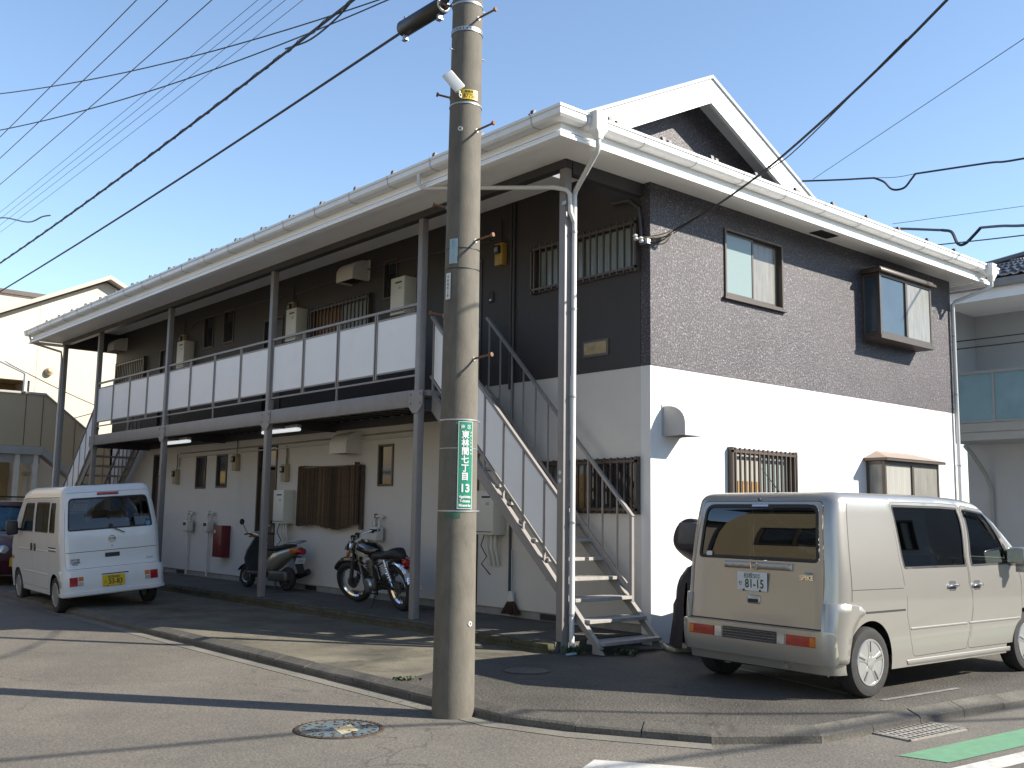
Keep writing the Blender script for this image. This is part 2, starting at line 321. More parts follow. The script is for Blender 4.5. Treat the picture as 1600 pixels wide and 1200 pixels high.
def walled(kind, pos, th, a0, a1, z0, z1, holes=()):
    # wall with rectangular openings; kind 'X': plane X=pos going to pos+th, a is Y;  kind 'Y': plane Y=pos, a is X
    A = sorted({a0, a1, *[h[0] for h in holes], *[h[1] for h in holes]}); Z = sorted({z0, z1, *[h[2] for h in holes], *[h[3] for h in holes]})
    A = [a for a in A if a0 <= a <= a1]; Z = [z for z in Z if z0 <= z <= z1]
    m = MB(); pt = (lambda t, a, z: (t, a, z)) if kind == 'X' else (lambda t, a, z: (a, t, z))
    solid = lambda a, z: a0 < a < a1 and z0 < z < z1 and not any(h[0] < a < h[1] and h[2] < z < h[3] for h in holes)
    for i in range(len(A) - 1):
        for j in range(len(Z) - 1):
            ca, cz = (A[i] + A[i + 1]) / 2, (Z[j] + Z[j + 1]) / 2
            if not solid(ca, cz): continue
            for t in (pos, pos + th): m.add([pt(t, A[i], Z[j]), pt(t, A[i + 1], Z[j]), pt(t, A[i + 1], Z[j + 1]), pt(t, A[i], Z[j + 1])], [(0, 1, 2, 3)])
            da, dz = (A[i + 1] - A[i]) / 2 + 1e-4, (Z[j + 1] - Z[j]) / 2 + 1e-4
            for (qa, qz, pa, pb) in ((ca - da, cz, (A[i], Z[j]), (A[i], Z[j + 1])), (ca + da, cz, (A[i + 1], Z[j]), (A[i + 1], Z[j + 1])), (ca, cz - dz, (A[i], Z[j]), (A[i + 1], Z[j])), (ca, cz + dz, (A[i], Z[j + 1]), (A[i + 1], Z[j + 1]))):
                if not solid(qa, qz): m.add([pt(pos, *pa), pt(pos, *pb), pt(pos + th, *pb), pt(pos + th, *pa)], [(0, 1, 2, 3)])
    v = m.v; bm = bmesh.new(); vs = [bm.verts.new(p) for p in v]
    for f in m.f: bm.faces.new([vs[i] for i in f])
    bmesh.ops.remove_doubles(bm, verts=bm.verts, dist=1e-5); bmesh.ops.recalc_face_normals(bm, faces=bm.faces)
    out = MB(); bm.verts.index_update(); out.v = [tuple(x.co) for x in bm.verts]; out.f = [tuple(x.index for x in f.verts) for f in bm.faces]; bm.free(); return out
def smooth_pts(pts, k=6):
    P = [Vector(p) for p in pts]; P = [P[0] * 2 - P[1]] + P + [P[-1] * 2 - P[-2]]; out = []
    for i in range(1, len(P) - 2):
        a, b, c, d = P[i - 1], P[i], P[i + 1], P[i + 2]
        for j in range(k):
            t = j / k; out.append(.5 * ((2 * b) + (c - a) * t + (2 * a - 5 * b + 4 * c - d) * t * t + (3 * b - a - 3 * c + d) * t ** 3))
    return out + [P[-2]]
def sag(p0, p1, s, n=16):
    p0 = Vector(p0); p1 = Vector(p1); return [p0.lerp(p1, i / n) - Vector((0, 0, s * 4 * (i / n) * (1 - i / n))) for i in range(n + 1)]
def text_mb(body, size, ext=.0006, align='CENTER', bold=0., sx=1.):
    c = bpy.data.curves.new('txt', 'FONT'); c.body = body; c.size = size; c.extrude = ext; c.align_x = align; c.align_y = 'CENTER'; c.resolution_u = 3; c.offset = bold
    o = bpy.data.objects.new('txt', c); COL.objects.link(o); bpy.context.view_layer.update()
    me = bpy.data.meshes.new_from_object(o.evaluated_get(bpy.context.evaluated_depsgraph_get()))
    m = MB(); m.v = [(v.co.x * sx, v.co.y, v.co.z) for v in me.vertices]; m.f = [tuple(p.vertices) for p in me.polygons]
    bpy.data.objects.remove(o); bpy.data.curves.remove(c); bpy.data.meshes.remove(me); return m
def xf(mb, fn): mb.v = [tuple(fn(*p)) for p in mb.v]; return mb
# ================================================================== ground, road, kerbs
RZ = -.30; LZ = -.20; WZ = -.085
def sheet(name, poly, z, m, kind='structure'):
    o = MB().add([(x, y, z) for x, y in poly], [tuple(range(len(poly)))]).build(name, m); return tag(o, kind=kind)
sheet('road', [(-700, -700), (700, -700), (700, 900), (-700, 900)], RZ, 'asphalt')
KP = [(-3.95, 30), (-3.95, -1.95), (-3.74, -2.55), (-3.24, -3.40), (-2.58, -3.86), (26, -6.4)]     # outer kerb line
def offs(path, d):
    out = []
    for i, p in enumerate(path):
        a = Vector(path[max(i - 1, 0)]); b = Vector(path[i]); c = Vector(path[min(i + 1, len(path) - 1)])
        d1 = (b - a).normalized() if i > 0 else (c - b).normalized(); d2 = (c - b).normalized() if i < len(path) - 1 else d1
        n1 = Vector((-d1.y, d1.x)); n2 = Vector((-d2.y, d2.x)); n = (n1 + n2).normalized(); out.append(tuple(b + n * (d / max(.5, n.dot(n1)))))
    return out
KI = offs(KP, .12)
JX = (-3.83, -.40); JY = (-2.45, .24)
conc = [KI[0], (-3.83, -.40), (-2.45, .24), (-1.50, .12), (-1.50, 30)]
asph = [(-3.83, -.40)] + KI[1:] + [(26, .35), (-.02, .35), (-1.50, .12), (-2.45, .24)]
def slab(name, poly, z0, z1, m):
    n = len(poly); mb = MB().prism(poly, lambda u, v, t: (u, v, t), z0, z1); return tag(mb.build(name, m), kind='structure')
slab('parking_lot', conc, -.5, LZ, 'lot_concrete')
slab('parking_area', asph, -.5, LZ - .002, 'lot_asphalt')
wk = slab('walkway', [(-1.40, .14), (.03, .14), (.03, 18.1), (-1.40, 18.1)], -.5, WZ, 'walk_concrete')
# mossy edging blocks along the walkway
y = .14
e0 = None
edg = tag(B(-1.50, -1.40, .14, 18.1, -.5, WZ - .06).build('walkway_edging', 'moss_concrete'), kind='structure')
random.seed(3)
while y < 18.0:
    mbk = B(-1.505, -1.403, y + .004, y + .596, WZ - .07, WZ - .012 + random.uniform(-.006, .004)); mbk.build('edging_block', 'moss_concrete', edg, bevel=.012); y += .6
# kerb stones
kerb = tag(MB().loft([[(x, y, -.5), (x2, y2, -.5), (x2, y2, LZ - .035), (x, y, LZ - .07)] for (x, y), (x2, y2) in zip(offs(KP, .01), offs(KP, .118))]).build('kerb', 'kerb_concrete'), kind='structure')
def along(path, step):
    segs = []
    for a, b in zip(path[:-1], path[1:]):
        a = Vector(a); b = Vector(b); L = (b - a).length; n = max(1, round(L / step))
        for i in range(n): segs.append((a.lerp(b, i / n), a.lerp(b, (i + 1) / n)))
    return segs
for a, b in along([(-3.95, 16)] + KP[1:5] + [(9, -4.89)], .6):
    d = (b - a).normalized(); n = Vector((-d.y, d.x)); a2 = a + d * .004; b2 = b - d * .004; h = LZ + random.uniform(.0, .010)
    prof = [(0, RZ - .05), (.004, h - .055), (.02, h - .040), (.12, h - .002), (.12, RZ - .05)]
    mb = MB().loft([[(*(p + n * o), z) for o, z in prof] for p in (a2, b2)]); mb.build('kerb_stone', 'kerb_concrete', kerb, smooth=False)
GP = offs(KP, -.17)
gut = tag(MB().loft([[(x, y, RZ + .004), (x2, y2, RZ + .006)] for (x, y), (x2, y2) in zip(GP[:4], offs(KP, -.002)[:4])], caps=False, closed=False).build('gutter_apron', 'apron'), kind='structure')
# painted markings
mk = sheet('lane_marking', [(-2.50, -4.39), (-2.42, -4.70), (12, -6.10), (12, -5.66)], RZ + .004, 'paint_green')
sheet('edge_line', [(-2.60, -4.78), (12, -6.20), (12, -6.36), (-2.66, -4.95)], RZ + .004, 'paint_white')
sheet('stop_line', [(-4.22, -3.22), (-3.62, -4.10), (-3.95, -4.32), (-6.6, -4.9), (-6.4, -5.2), (-4.45, -3.30)][:2] + [(-3.98, -4.30), (-4.62, -3.42)], RZ + .004, 'paint_white')
sheet('bay_line', [(-1.10, -3.27), (-.55, -1.4), (-.60, -1.38), (-1.16, -3.25)], LZ + .003, 'paint_worn')
sheet('bay_line_front', [(-1.15, -3.50), (.0, -3.60), (.0, -3.65), (-1.15, -3.55)], LZ + .003, 'paint_worn')
# manholes and drain
def manhole(name, x, y, z, r, label, decorated):
    t = thing(name, label, 'manhole cover', (x, y, z))
    MB().lathe([(r, 0), (r, .006), (r * .985, .009), (r * .90, .009), (r * .89, .003), (r * .89, 0)], n=40).build('ring', 'cast_iron', t, smooth=True)
    cv = MB().lathe([(r * .875, 0), (r * .875, .006), (.001, .0065)], n=40).build('cover', 'cover_blue' if decorated else 'kerb_concrete', t)
    if decorated:
        m = MB()
        for i in range(40):
            a = 2 * math.pi * i / 40; m.bar((r * .93 * math.cos(a), r * .93 * math.sin(a), .010), (r * .97 * math.cos(a), r * .97 * math.sin(a), .010), .018, .006)
        for i in range(22):
            a = 2 * math.pi * i / 22; m.bar((r * .74 * math.cos(a), r * .74 * math.sin(a), .008), (r * .83 * math.cos(a), r * .83 * math.sin(a), .008), .012, .006)
        random.seed(11)
        for i in range(46):
            a = random.uniform(0, 6.28); d = r * .7 * math.sqrt(random.random()); b_ = random.uniform(0, 6.28); L = random.uniform(.02, .06)
            p = Vector((d * math.cos(a), d * math.sin(a), .008)); q_ = p + Vector((L * math.cos(b_), L * math.sin(b_), 0)); m.bar(p, q_, .010, .006)
        tag(m.build('relief', 'cast_iron', cv), kind='stuff')
        m = MB()
        for i in range(6): m.bar((-.09 + .01 * i, -.16 + .035 * i, .008), (.08 + .01 * i, -.12 + .035 * i, .008), .016, .005)
        m.build('motif', 'beige_plastic', cv)
manhole('manhole_cover', -5.04, -1.42, RZ + .001, .33, 'round blue and brown decorated manhole cover in the road by the pole', True)
manhole('manhole_cover', -2.48, -.60, LZ - .001, .24, 'plain round concrete manhole lid in the dark asphalt of the lot', False)
dr = thing('drain_grate', 'rectangular steel drain grate in the gutter beside the kerb', 'drain grate', (-1.62, -4.09, RZ), (0, 0, -.09))
B(-.36, .36, -.15, .15, .001, .004).build('pit', 'seal_dark', dr)
MB().box(-.38, .38, -.17, -.15, .001, .012).box(-.38, .38, .15, .17, .001, .012).box(-.38, -.36, -.17, .17, .001, .012).box(.36, .38, -.17, .17, .001, .012).build('frame', 'grate_steel', dr)
for i in range(12):
    B(-.345 + i * .06, -.317 + i * .06, -.15, .15, .005, .012).build('bar', 'grate_steel', dr)
for i in range(3): B(-.36, .36, -.085 + i * .075, -.065 + i * .075, .005, .011).build('cross_bar', 'grate_steel', dr)

# ================================================================== the apartment building
apt = thing('apartment_building', 'two-storey apartment house, dark stucco above and white below, with outside stairs', 'apartment house')
XR_, YL = 7.72, 18.0; ZB = 3.084; SO = 5.36; CE = 5.68
PY = [.17, 2.955, 7.175, 11.47, 15.45, 17.93]; PX = -1.268
W2 = [(1.45, 2.76, 4.14, 5.07)]                               # gable windows (x0,x1,z0,z1)
BAY2 = (4.86, 6.46, 4.04, 5.0); BAY1 = (4.84, 6.50, 1.0, 2.15); GR1 = (1.5, 2.91, 1.25, 2.17)
FW2 = [(.18, 2.08, 4.27, 4.92), (6.15, 8.1, 4.25, 4.92), (15.95, 17.8, 4.25, 4.92)]      # grilled windows facade 2F (y0,y1,z0,z1)
FN2 = [(5.40, 5.80, 4.75, 5.40), (11.30, 11.78, 4.72, 5.42), (12.26, 12.74, 4.72, 5.42)]
FW1 = [(.18, 1.89, 1.31, 1.98), (6.25, 8.1, 1.15, 2.05)]
FN1 = [(5.37, 5.80, 1.70, 2.37), (11.30, 11.78, 1.74, 2.41), (12.29, 12.78, 1.73, 2.41)]
D2 = [(3.22, 4.02, 2.93, 4.98), (9.2, 9.97, 2.93, 4.98), (14.4, 15.12, 2.93, 4.98)]
D1 = [(3.22, 4.02, .03, 2.2), (9.2, 9.97, .03, 2.53), (14.4, 15.12, .03, 2.53)]
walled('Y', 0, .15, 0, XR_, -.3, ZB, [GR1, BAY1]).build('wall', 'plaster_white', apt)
walled('Y', -.005, .155, 0, XR_, ZB, SO + .1, W2 + [BAY2]).build('wall', 'stucco_dark', apt)
walled('X', 0, .15, .15, YL, .02, ZB, FW1 + FN1 + D1).build('wall', 'plaster_shaded', apt)
walled('X', -.005, .155, .15, YL, ZB, CE + .05, FW2 + FN2 + D2).build('wall', 'stucco_shaded', apt)
B(0, XR_, YL - .15, YL, -.3, ZB).build('wall', 'plaster_white', apt); B(0, XR_, YL - .15, YL + .005, ZB, SO + .1).build('wall', 'stucco_dark', apt)
B(XR_ - .15, XR_, .15, YL - .15, -.3, ZB).build('wall', 'plaster_white', apt); B(XR_ - .15, XR_ + .005, .15, YL - .15, ZB, SO + .1).build('wall', 'stucco_dark', apt)
pl = B(.025, .14, .15, YL - .01, -.3, .02).build('plinth', 'plinth', apt)
for y0 in (4.9, 6.3, 7.65, 10.2, 13.2, 1.55): B(.018, .10, y0, y0 + .38, -.075, .0).build('vent', 'seal_dark', pl)
B(.16, XR_ - .16, .16, YL - .16, 2.75, 2.95).build('floor_slab', 'interior', apt); B(2.0, 2.1, .16, YL - .16, -.2, 5.3).build('inner_wall', 'interior', apt)
# --- windows
def opening_window(kind, pos, a0, a1, z0, z1, mats=('glass_frost', 'glass_frost'), fm='frame_bronze', proud=.03, bars=0, sill=True, fw=.034, split=True, inner=None, barpos=.07):
    s = -1
    pt = (lambda t, a, z: (pos + s * t, a, z)) if kind == 'X' else (lambda t, a, z: (a, pos + s * t, z))
    def bx(mb, t0, t1, aa, ab, za, zb):
        p = pt(t0, aa, za); q = pt(t1, ab, zb); return mb.box(min(p[0], q[0]), max(p[0], q[0]), min(p[1], q[1]), max(p[1], q[1]), min(p[2], q[2]), max(p[2], q[2]))
    f = MB(); bx(f, -.06, proud, a0, a0 + fw, z0, z1); bx(f, -.06, proud, a1 - fw, a1, z0, z1); bx(f, -.06, proud, a0 + fw, a1 - fw, z0, z0 + fw); bx(f, -.06, proud, a0 + fw, a1 - fw, z1 - fw, z1)
    w = f.build('window', fm, apt, bevel=.004, seg=1)
    mid = (a0 + a1) / 2; e = .03
    if split:
        for k, (b0, b1, t) in enumerate(((a0 + fw, mid + .02, -.015), (mid - .02, a1 - fw, -.045))):
            sh = MB(); bx(sh, t, t - .022, b0, b0 + e, z0 + fw, z1 - fw); bx(sh, t, t - .022, b1 - e, b1, z0 + fw, z1 - fw); bx(sh, t, t - .022, b0 + e, b1 - e, z0 + fw, z0 + fw + .045); bx(sh, t, t - .022, b0 + e, b1 - e, z1 - fw - e, z1 - fw); sh.build('sash', fm, w)
            g = MB(); bx(g, t - .008, t - .013, b0 + e, b1 - e, z0 + fw + .045, z1 - fw - e); g.build('pane', mats[k], w)
    else:
        g = MB(); bx(g, -.02, -.025, a0 + fw, a1 - fw, z0 + fw, z1 - fw); g.build('pane', mats[0], w)
    if sill: sl = MB(); bx(sl, -.0, proud + .03, a0 - .04, a1 + .04, z0 - .028, z0 - .002); sl.build('sill', fm, w)
    if bars:
        r = MB(); bx(r, barpos - .012, barpos + .012, a0 - .02, a1 + .02, z0 + .03, z0 + .06); bx(r, barpos - .012, barpos + .012, a0 - .02, a1 + .02, z1 - .06, z1 - .03)
        for a in (a0 - .02, a1 - .01): bx(r, 0, barpos + .012, a, a + .03, z0 - .01, z1 + .01)
        r.build('grille_frame', fm, w)
        for i in range(bars):
            a = a0 + (a1 - a0) * (i + .5) / bars; bb = MB(); bx(bb, barpos - .010, barpos + .014, a - .011, a + .011, z0 - .005, z1 + .005); bb.build('bar', fm, w)
    return w
opening_window('Y', 0, *W2[0], mats=('glass_green', 'glass_screen'))
opening_window('Y', 0, *GR1, mats=('glass_curtain', 'glass_frost'), fm='frame_brown', bars=14, sill=False)
B(GR1[0] + .05, GR1[0] + .62, -.035, -.03, GR1[2] + .05, GR1[2] + .50).build('blind', 'bamboo', apt)
for k, w in enumerate(FW2):
    opening_window('X', 0, *w, mats=('glass_frost', 'glass_amber') if k == 1 else ('glass_frost', 'glass_frost'), fm='frame_brown', bars=16, sill=False)
opening_window('X', 0, *FW1[0], mats=('glass_dark', 'glass_frost'), fm='frame_brown', bars=15, sill=False)
B(.035, .04, .62, 1.35, 1.33, 1.80).build('blind', 'bamboo', apt)
opening_window('X', 0, *FW1[1], mats=('glass_dark', 'glass_dark'), fm='frame_brown', bars=14, sill=False)
for w in FN1 + FN2: opening_window('X', 0, *w, mats=('glass_dark',), fm='frame_brown', split=False, sill=False, proud=.025)
# --- bay windows
def bay(x0, x1, z0, z1, d, cap, panes, fm):
    fr = MB(); t = .05
    for x in (x0, x1 - t): fr.box(x, x + t, -d, -d + t, z0, z1); fr.box(x, x + t, -.04, .0, z0, z1)
    xm = x0 + (x1 - x0) * .50
    fr.box(xm - .03, xm + .03, -d - .004, -d + t, z0 + .06, z1 - .05)
    fr.box(x0 + t, x1 - t, -d, -d + t, z0, z0 + .06); fr.box(x0 + t, x1 - t, -d, -d + t, z1 - .05, z1)
    for x in (x0, x1 - t): fr.box(x, x + t, -d + t, -.04, z0, z0 + .06); fr.box(x, x + t, -d + t, -.04, z1 - .05, z1)
    w = fr.build('bay_window', fm, apt, bevel=.004, seg=1)
    B(x0 - .02, x1 + .02, -d - .02, .0, z0 - .05, z0 - .002).build('sill', fm, w)
    B(x0 + .01, x1 - .01, -d + .01, .13, z0 + .005, z0 + .02).build('shelf', 'plaster_white', w)
    if cap == 'flat':
        B(x0 - .06, x1 + .06, -d - .07, .0, z1 + .002, z1 + .05).build('cap', fm, w, bevel=.01); B(x0 - .03, x1 + .03, -d - .03, .0, z1 + .052, z1 + .085).build('cap', fm, w)
    else:
        a = .09
        B(x0 - .07, x1 + .07, -d - .08, .0, z1 + .002, z1 + .04).build('cap', fm, w)
        MB().add([(x0 - .08, -d - .09, z1 + .042), (x1 + .08, -d - .09, z1 + .042), (x1 + .08, 0, z1 + .042), (x0 - .08, 0, z1 + .042), (x0 + .30, 0, z1 + .17), (x1 - .30, 0, z1 + .17)], [(0, 1, 5, 4), (1, 2, 5), (3, 0, 4), (2, 3, 4, 5), (0, 3, 2, 1)]).build('roof', 'bay_roof', w)
    B(x0 + t, xm - .03, -d + .02, -d + .025, z0 + .06, z1 - .05).build('pane', panes[1], w)
    B(xm + .03, x1 - t, -d + .012, -d + .017, z0 + .06, z1 - .05).build('pane', panes[2], w)
    B(x0 + .02, x0 + .025, -d + t, -.04, z0 + .06, z1 - .05).build('pane', panes[0], w)
    B(x1 - .025, x1 - .02, -d + t, -.04, z0 + .06, z1 - .05).build('pane', panes[0], w)
    B(x0 + .06, x1 - .06, .135, .14, z0, z1).build('curtain', 'interior' if cap == 'flat' else 'glass_curtain', w)
bay(*BAY2, .30, 'flat', ('glass_blue', 'glass_blue', 'glass_screen'), 'frame_bronze')
bay(*BAY1, .30, 'hip', ('glass_screen', 'glass_curtain', 'glass_screen'), 'frame_bronze')
# --- doors
def door(y0, y1, z0, z1, m, fm):
    d = B(.035, .07, y0 + .045, y1 - .045, z0, min(z1, z0 + 2.02)).build('door', m, apt)
    f = MB().box(-.02, .08, y0, y0 + .04, z0, z1).box(-.02, .08, y1 - .04, y1, z0, z1).box(-.02, .08, y0 + .04, y1 - .04, z1 - .04, z1)
    f.build('door_frame', fm, d)
    if z1 - z0 > 2.2: B(.04, .06, y0 + .045, y1 - .045, z0 + 2.07, z1 - .045).build('transom', 'glass_dark', d)
    MB().tube([(.035, y0 + .12, z0 + .98), (-.03, y0 + .12, z0 + .98), (-.03, y0 + .24, z0 + .98)], .011, 6).build('handle', 'steel_bright', d, smooth=True)
    B(.02, .036, y0 + .085, y0 + .155, z0 + .86, z0 + 1.04).build('lock_plate', 'steel_bright', d)
    B(.026, .036, y0 + .30, y1 - .30, z0 + .62, z0 + .67).build('mail_slot', 'steel_bright', d)
for w in D1: door(*w, 'door_brown', 'frame_brown')
for w in D2: door(*w, 'door_dark', 'steel_dark')
# --- vent hoods
def hood(kind, a0, a1, z0, z1, d, m):
    pr = [(0, z0), (d, z0), (d, z0 + (z1 - z0) * .42)] + [(d - d * .78 * (1 - math.cos(t)), z0 + (z1 - z0) * (.42 + .58 * math.sin(t))) for t in [math.pi / 2 * k / 6 for k in range(1, 7)]] + [(0, z1)]
    fn = (lambda u, v, t: (-u, t, v)) if kind == 'X' else (lambda u, v, t: (t, -u, v))
    mb = MB(); n = len(pr)
    mb.add([fn(u, v, a0) for u, v in pr] + [fn(u, v, a1) for u, v in pr], [tuple(range(n)), tuple(range(n, 2 * n))] + [(i, i + 1, n + i + 1, n + i) for i in range(1, n - 1)])
    h = mb.build('vent_hood', m, apt, smooth=True, ang=50)
    if kind == 'X': B(-d + .02, -.01, a0 + .015, a1 - .015, z0 + .03, z0 + .035).build('louvre', 'seal_dark', h); B(-.012, 0, a0 - .03, a1 + .03, z0 + .03, z1 + .02).build('flange', m, h)
    else: B(a0 + .015, a1 - .015, -d + .02, -.01, z0 + .03, z0 + .035).build('louvre', 'seal_dark', h); B(a0 - .02, a1 + .02, -.012, 0, z0 + .0, z1 + .02).build('flange', m, h)
hood('X', 6.28, 6.80, 2.24, 2.60, .33, 'hood_ivory'); hood('X', 6.26, 6.78, 5.15, 5.50, .33, 'hood_ivory'); hood('X', 17.3, 17.75, 5.20, 5.52, .33, 'hood_ivory')
hood('Y', .22, .55, 2.24, 2.60, .345, 'hood_white')
# small mesh-covered vent; its orange reflection is put into the plate colour
vp = B(-.018, 0, .68, 1.13, 3.285, 3.495).build('vent_plate', 'frame_bronze', apt); B(-.022, -.019, .71, 1.10, 3.315, 3.465).build('plate_face', 'plate_reflection', vp)
# conduits on the facade
for y0, z0, z1 in ((2.50, .05, 5.66), (2.56, 3.0, 5.66)): MB().cyl((-.025, y0, z0), (-.025, y0, z1), .018, n=8).build('conduit', 'steel_dark', apt, smooth=True)
for zz in (2.42, 2.50): MB().tube([(-.03, 4.6, zz + .05), (-.03, 9.0, zz + .02), (-.03, 13.6, zz)], .014, 6).build('conduit', 'hood_ivory' if zz < 2.45 else 'plinth', apt, smooth=True)
MB().tube([(-.03, 13.6, 2.42), (-.03, 13.62, 2.2)], .012, 6).build('conduit', 'plinth', apt); MB().tube([(-.03, 8.78, 2.44), (-.03, 8.78, 2.1)], .012, 6).build('conduit', 'plinth', apt)
MB().tube([(-.04, 3.0, 5.2), (-.04, 6.0, 5.35), (-.04, 8.7, 5.3), (-.04, 8.78, 5.15)], .010, 6).build('conduit', 'steel_dark', apt); MB().tube([(-.04, 9.2, 5.35), (-.04, 13.0, 5.4), (-.04, 13.7, 5.2)], .010, 6).build('conduit', 'steel_dark', apt)
# --- posts
H = MB().box(-.05, .05, -.05, .05, -.25, 5.27)
for k, y0 in enumerate(PY):
    o = xf(MB().box(-.05, .05, -.05, .05, -.26, 5.26), lambda x, y, z: (x + PX, y + y0, z)).build('post', 'steel_grey', apt, bevel=.006)
    if k == 0:
        for zz in (1.66, 1.75): MB().add([(PX - .053, y0 + dy, zz + dz) for dy, dz in ((-.03, 0), (0, .03), (.03, 0), (0, -.03))], [(0, 1, 2, 3)]).build('reflector', 'sign_white', o)
    if 1 <= k <= 4:      # bolted gusset plate where post and deck beam meet
        g = MB().prism([(-.16, 2.70), (-.06, 2.60), (.06, 2.60), (.16, 2.70), (.16, 2.90), (-.16, 2.90)], lambda u, v, t: (t, y0 + u, v), PX - .068, PX - .056).build('gusset', 'steel_grey', o)
        for du in (-.11, .11):
            for zz in (2.73, 2.85): MB().cyl((PX - .080, y0 + du, zz), (PX - .066, y0 + du, zz), .014, n=6).build('bolt', 'steel_grey', g)
# head beams
B(PX - .058, PX + .058, PY[0] - .05, YL + .02, 5.262, SO + .30).build('head_beam', 'steel_dark', apt); B(PX + .062, -.006, .11, .21, 5.20, SO + .30).build('head_beam', 'steel_dark', apt); B(PX + .062, -.006, YL - .12, YL - .02, 5.20, SO + .3).build('head_beam', 'steel_dark', apt)
B(PX + .06, -.008, .22, YL - .13, CE, CE + .03).build('ceiling', 'soffit_white', apt)
# access hatch and strip lamp below the near ceiling
lb = B(-.62, -.40, .45, 1.15, CE - .10, CE - .01).build('ceiling_lamp', 'light_diffuser', apt, bevel=.01)
# --- deck, beams
B(PX - .055, PX + .02, PY[1] + .055, PY[4] - .055, 2.69, 2.915).build('deck_beam', 'steel_grey', apt, bevel=.006)
dk = B(PX + .024, -.008, 2.80, 15.62, 2.83, 2.905).build('deck', 'plinth', apt)
for y0 in np.arange(3.1, 15.6, .30): B(PX + .03, -.01, y0, y0 + .12, 2.80, 2.828).build('rib', 'steel_dark', dk)
for y0 in PY[1:5]: B(PX + .03, -.01, y0 - .04, y0 + .04, 2.64, 2.795).build('cross_beam', 'steel_dark', dk)
B(-.07, -.01, 2.9, 15.5, 2.66, 2.795).build('wall_beam', 'steel_dark', dk)
# --- balcony railings, one per bay
for k in (1, 2, 3):
    ya, yb = PY[k] + .052, PY[k + 1] - .052; x = PX
    rl = MB().box(x - .022, x + .022, ya, yb, 4.075, 4.11).box(x - .012, x + .012, ya, yb, 3.105, 3.13).build('balcony_railing', 'steel_grey', apt)
    n = 4; w = (yb - ya) / n
    for i in range(n):
        a, b = ya + i * w + .012, ya + (i + 1) * w - .012
        for q0 in (a, b - .026): B(x - .014, x + .014, q0, q0 + .026, 3.131, 4.074).build('baluster', 'steel_grey', rl)
        for q0 in (3.965, 3.20): B(x - .012, x + .012, a + .027, b - .027, q0, q0 + .023).build('panel_frame', 'steel_grey', rl)
        B(x - .004, x + .004, a + .027, b - .027, 3.223, 3.964).build('panel', 'panel_white', rl)
    B(x - .012, x + .012, (ya + yb) / 2 - .013, (ya + yb) / 2 + .013, 2.916, 3.104).build('baluster', 'steel_grey', rl)
# --- staircases
def stair(mir):
    Y = (lambda y: 18.4 - y) if mir else (lambda y: y)
    xo, xi = -1.16, -.20; slope = .964; zt = lambda y: .183 + slope * y     # stringer top line
    st = None
    def strg(x, root):
        poly = [(-.36, -.19), (-.20, -.19), (-.20 + .0, -.10), (2.80, 2.62), (2.80, zt(2.80)), (-.02, zt(-.02)), (-.36, zt(-.36) - .02)]
        m = MB().prism([(Y(u), v) for u, v in poly], lambda u, v, t: (t, u, v), x - .015, x + .015)
        fl = []
        for (a, b) in (((-.33, zt(-.33)), (2.78, zt(2.78))),): m.bar((x - .0, Y(a[0]), a[1] + .004), (x - .0, Y(b[0]), b[1] + .004), .06, .012)
        return m.build('staircase' if root is None else 'stringer', 'steel_grey', root if root else apt)
    st = strg(xo, None); strg(xi, st)
    for i in range(13):
        y = -.33 + .221 * i; z = -.06 + .213 * i
        m = MB(); ya, yb = Y(y - .02), Y(y + .25); m.box(xo + .018, xi - .018, min(ya, yb), max(ya, yb), z - .04, z); m.build('tread', 'tread_grey', st, bevel=.004, seg=1)
    # outer railing with panels, inner railing with balusters
    zr = lambda y: 1.14 + .968 * y
    rl = MB().bar((xo, Y(.16), zr(.16)), (xo, Y(2.86), zr(2.86)), .045, .035)
    rl.bar((xo, Y(.14), zt(.14) + .16), (xo, Y(2.86), zt(2.86) + .16), .025, .03)
    for y in np.linspace(.22, 2.80, 8): rl.box(xo - .014, xo + .014, Y(y) - .014, Y(y) + .014, zt(y), zr(y))
    ro = rl.build('railing', 'steel_grey', st)
    ys = np.linspace(.22, 2.80, 8)
    for a, b in zip(ys[:-1], ys[1:]):
        a += .02; b -= .02
        MB().prism([(Y(a), zt(a) + .20), (Y(b), zt(b) + .20), (Y(b), zr(b) - .05), (Y(a), zr(a) - .05)], lambda u, v, t: (t, u, v), xo - .004, xo + .004).build('panel', 'panel_white', st)
    zi = lambda y: 1.17 + 1.0 * y
    r2 = MB().bar((xi, Y(.10), zi(.10)), (xi, Y(2.86), zi(2.86)), .045, .035); r2.bar((xi, Y(.2), zt(.2) + .12), (xi, Y(2.86), zt(2.86) + .12), .025, .03)
    r2.box(xi - .02, xi + .02, Y(.12) - .02, Y(.12) + .02, zt(.12), zi(.12))
    for y in np.linspace(.35, 2.8, 11): r2.box(xi - .009, xi + .009, Y(y) - .009, Y(y) + .009, zt(y) + .1, zi(y) - .015)
    r2.build('railing', 'steel_grey', st)
    # railing across the stair head on the deck side by the wall
    return st
stair(False); stair(True)
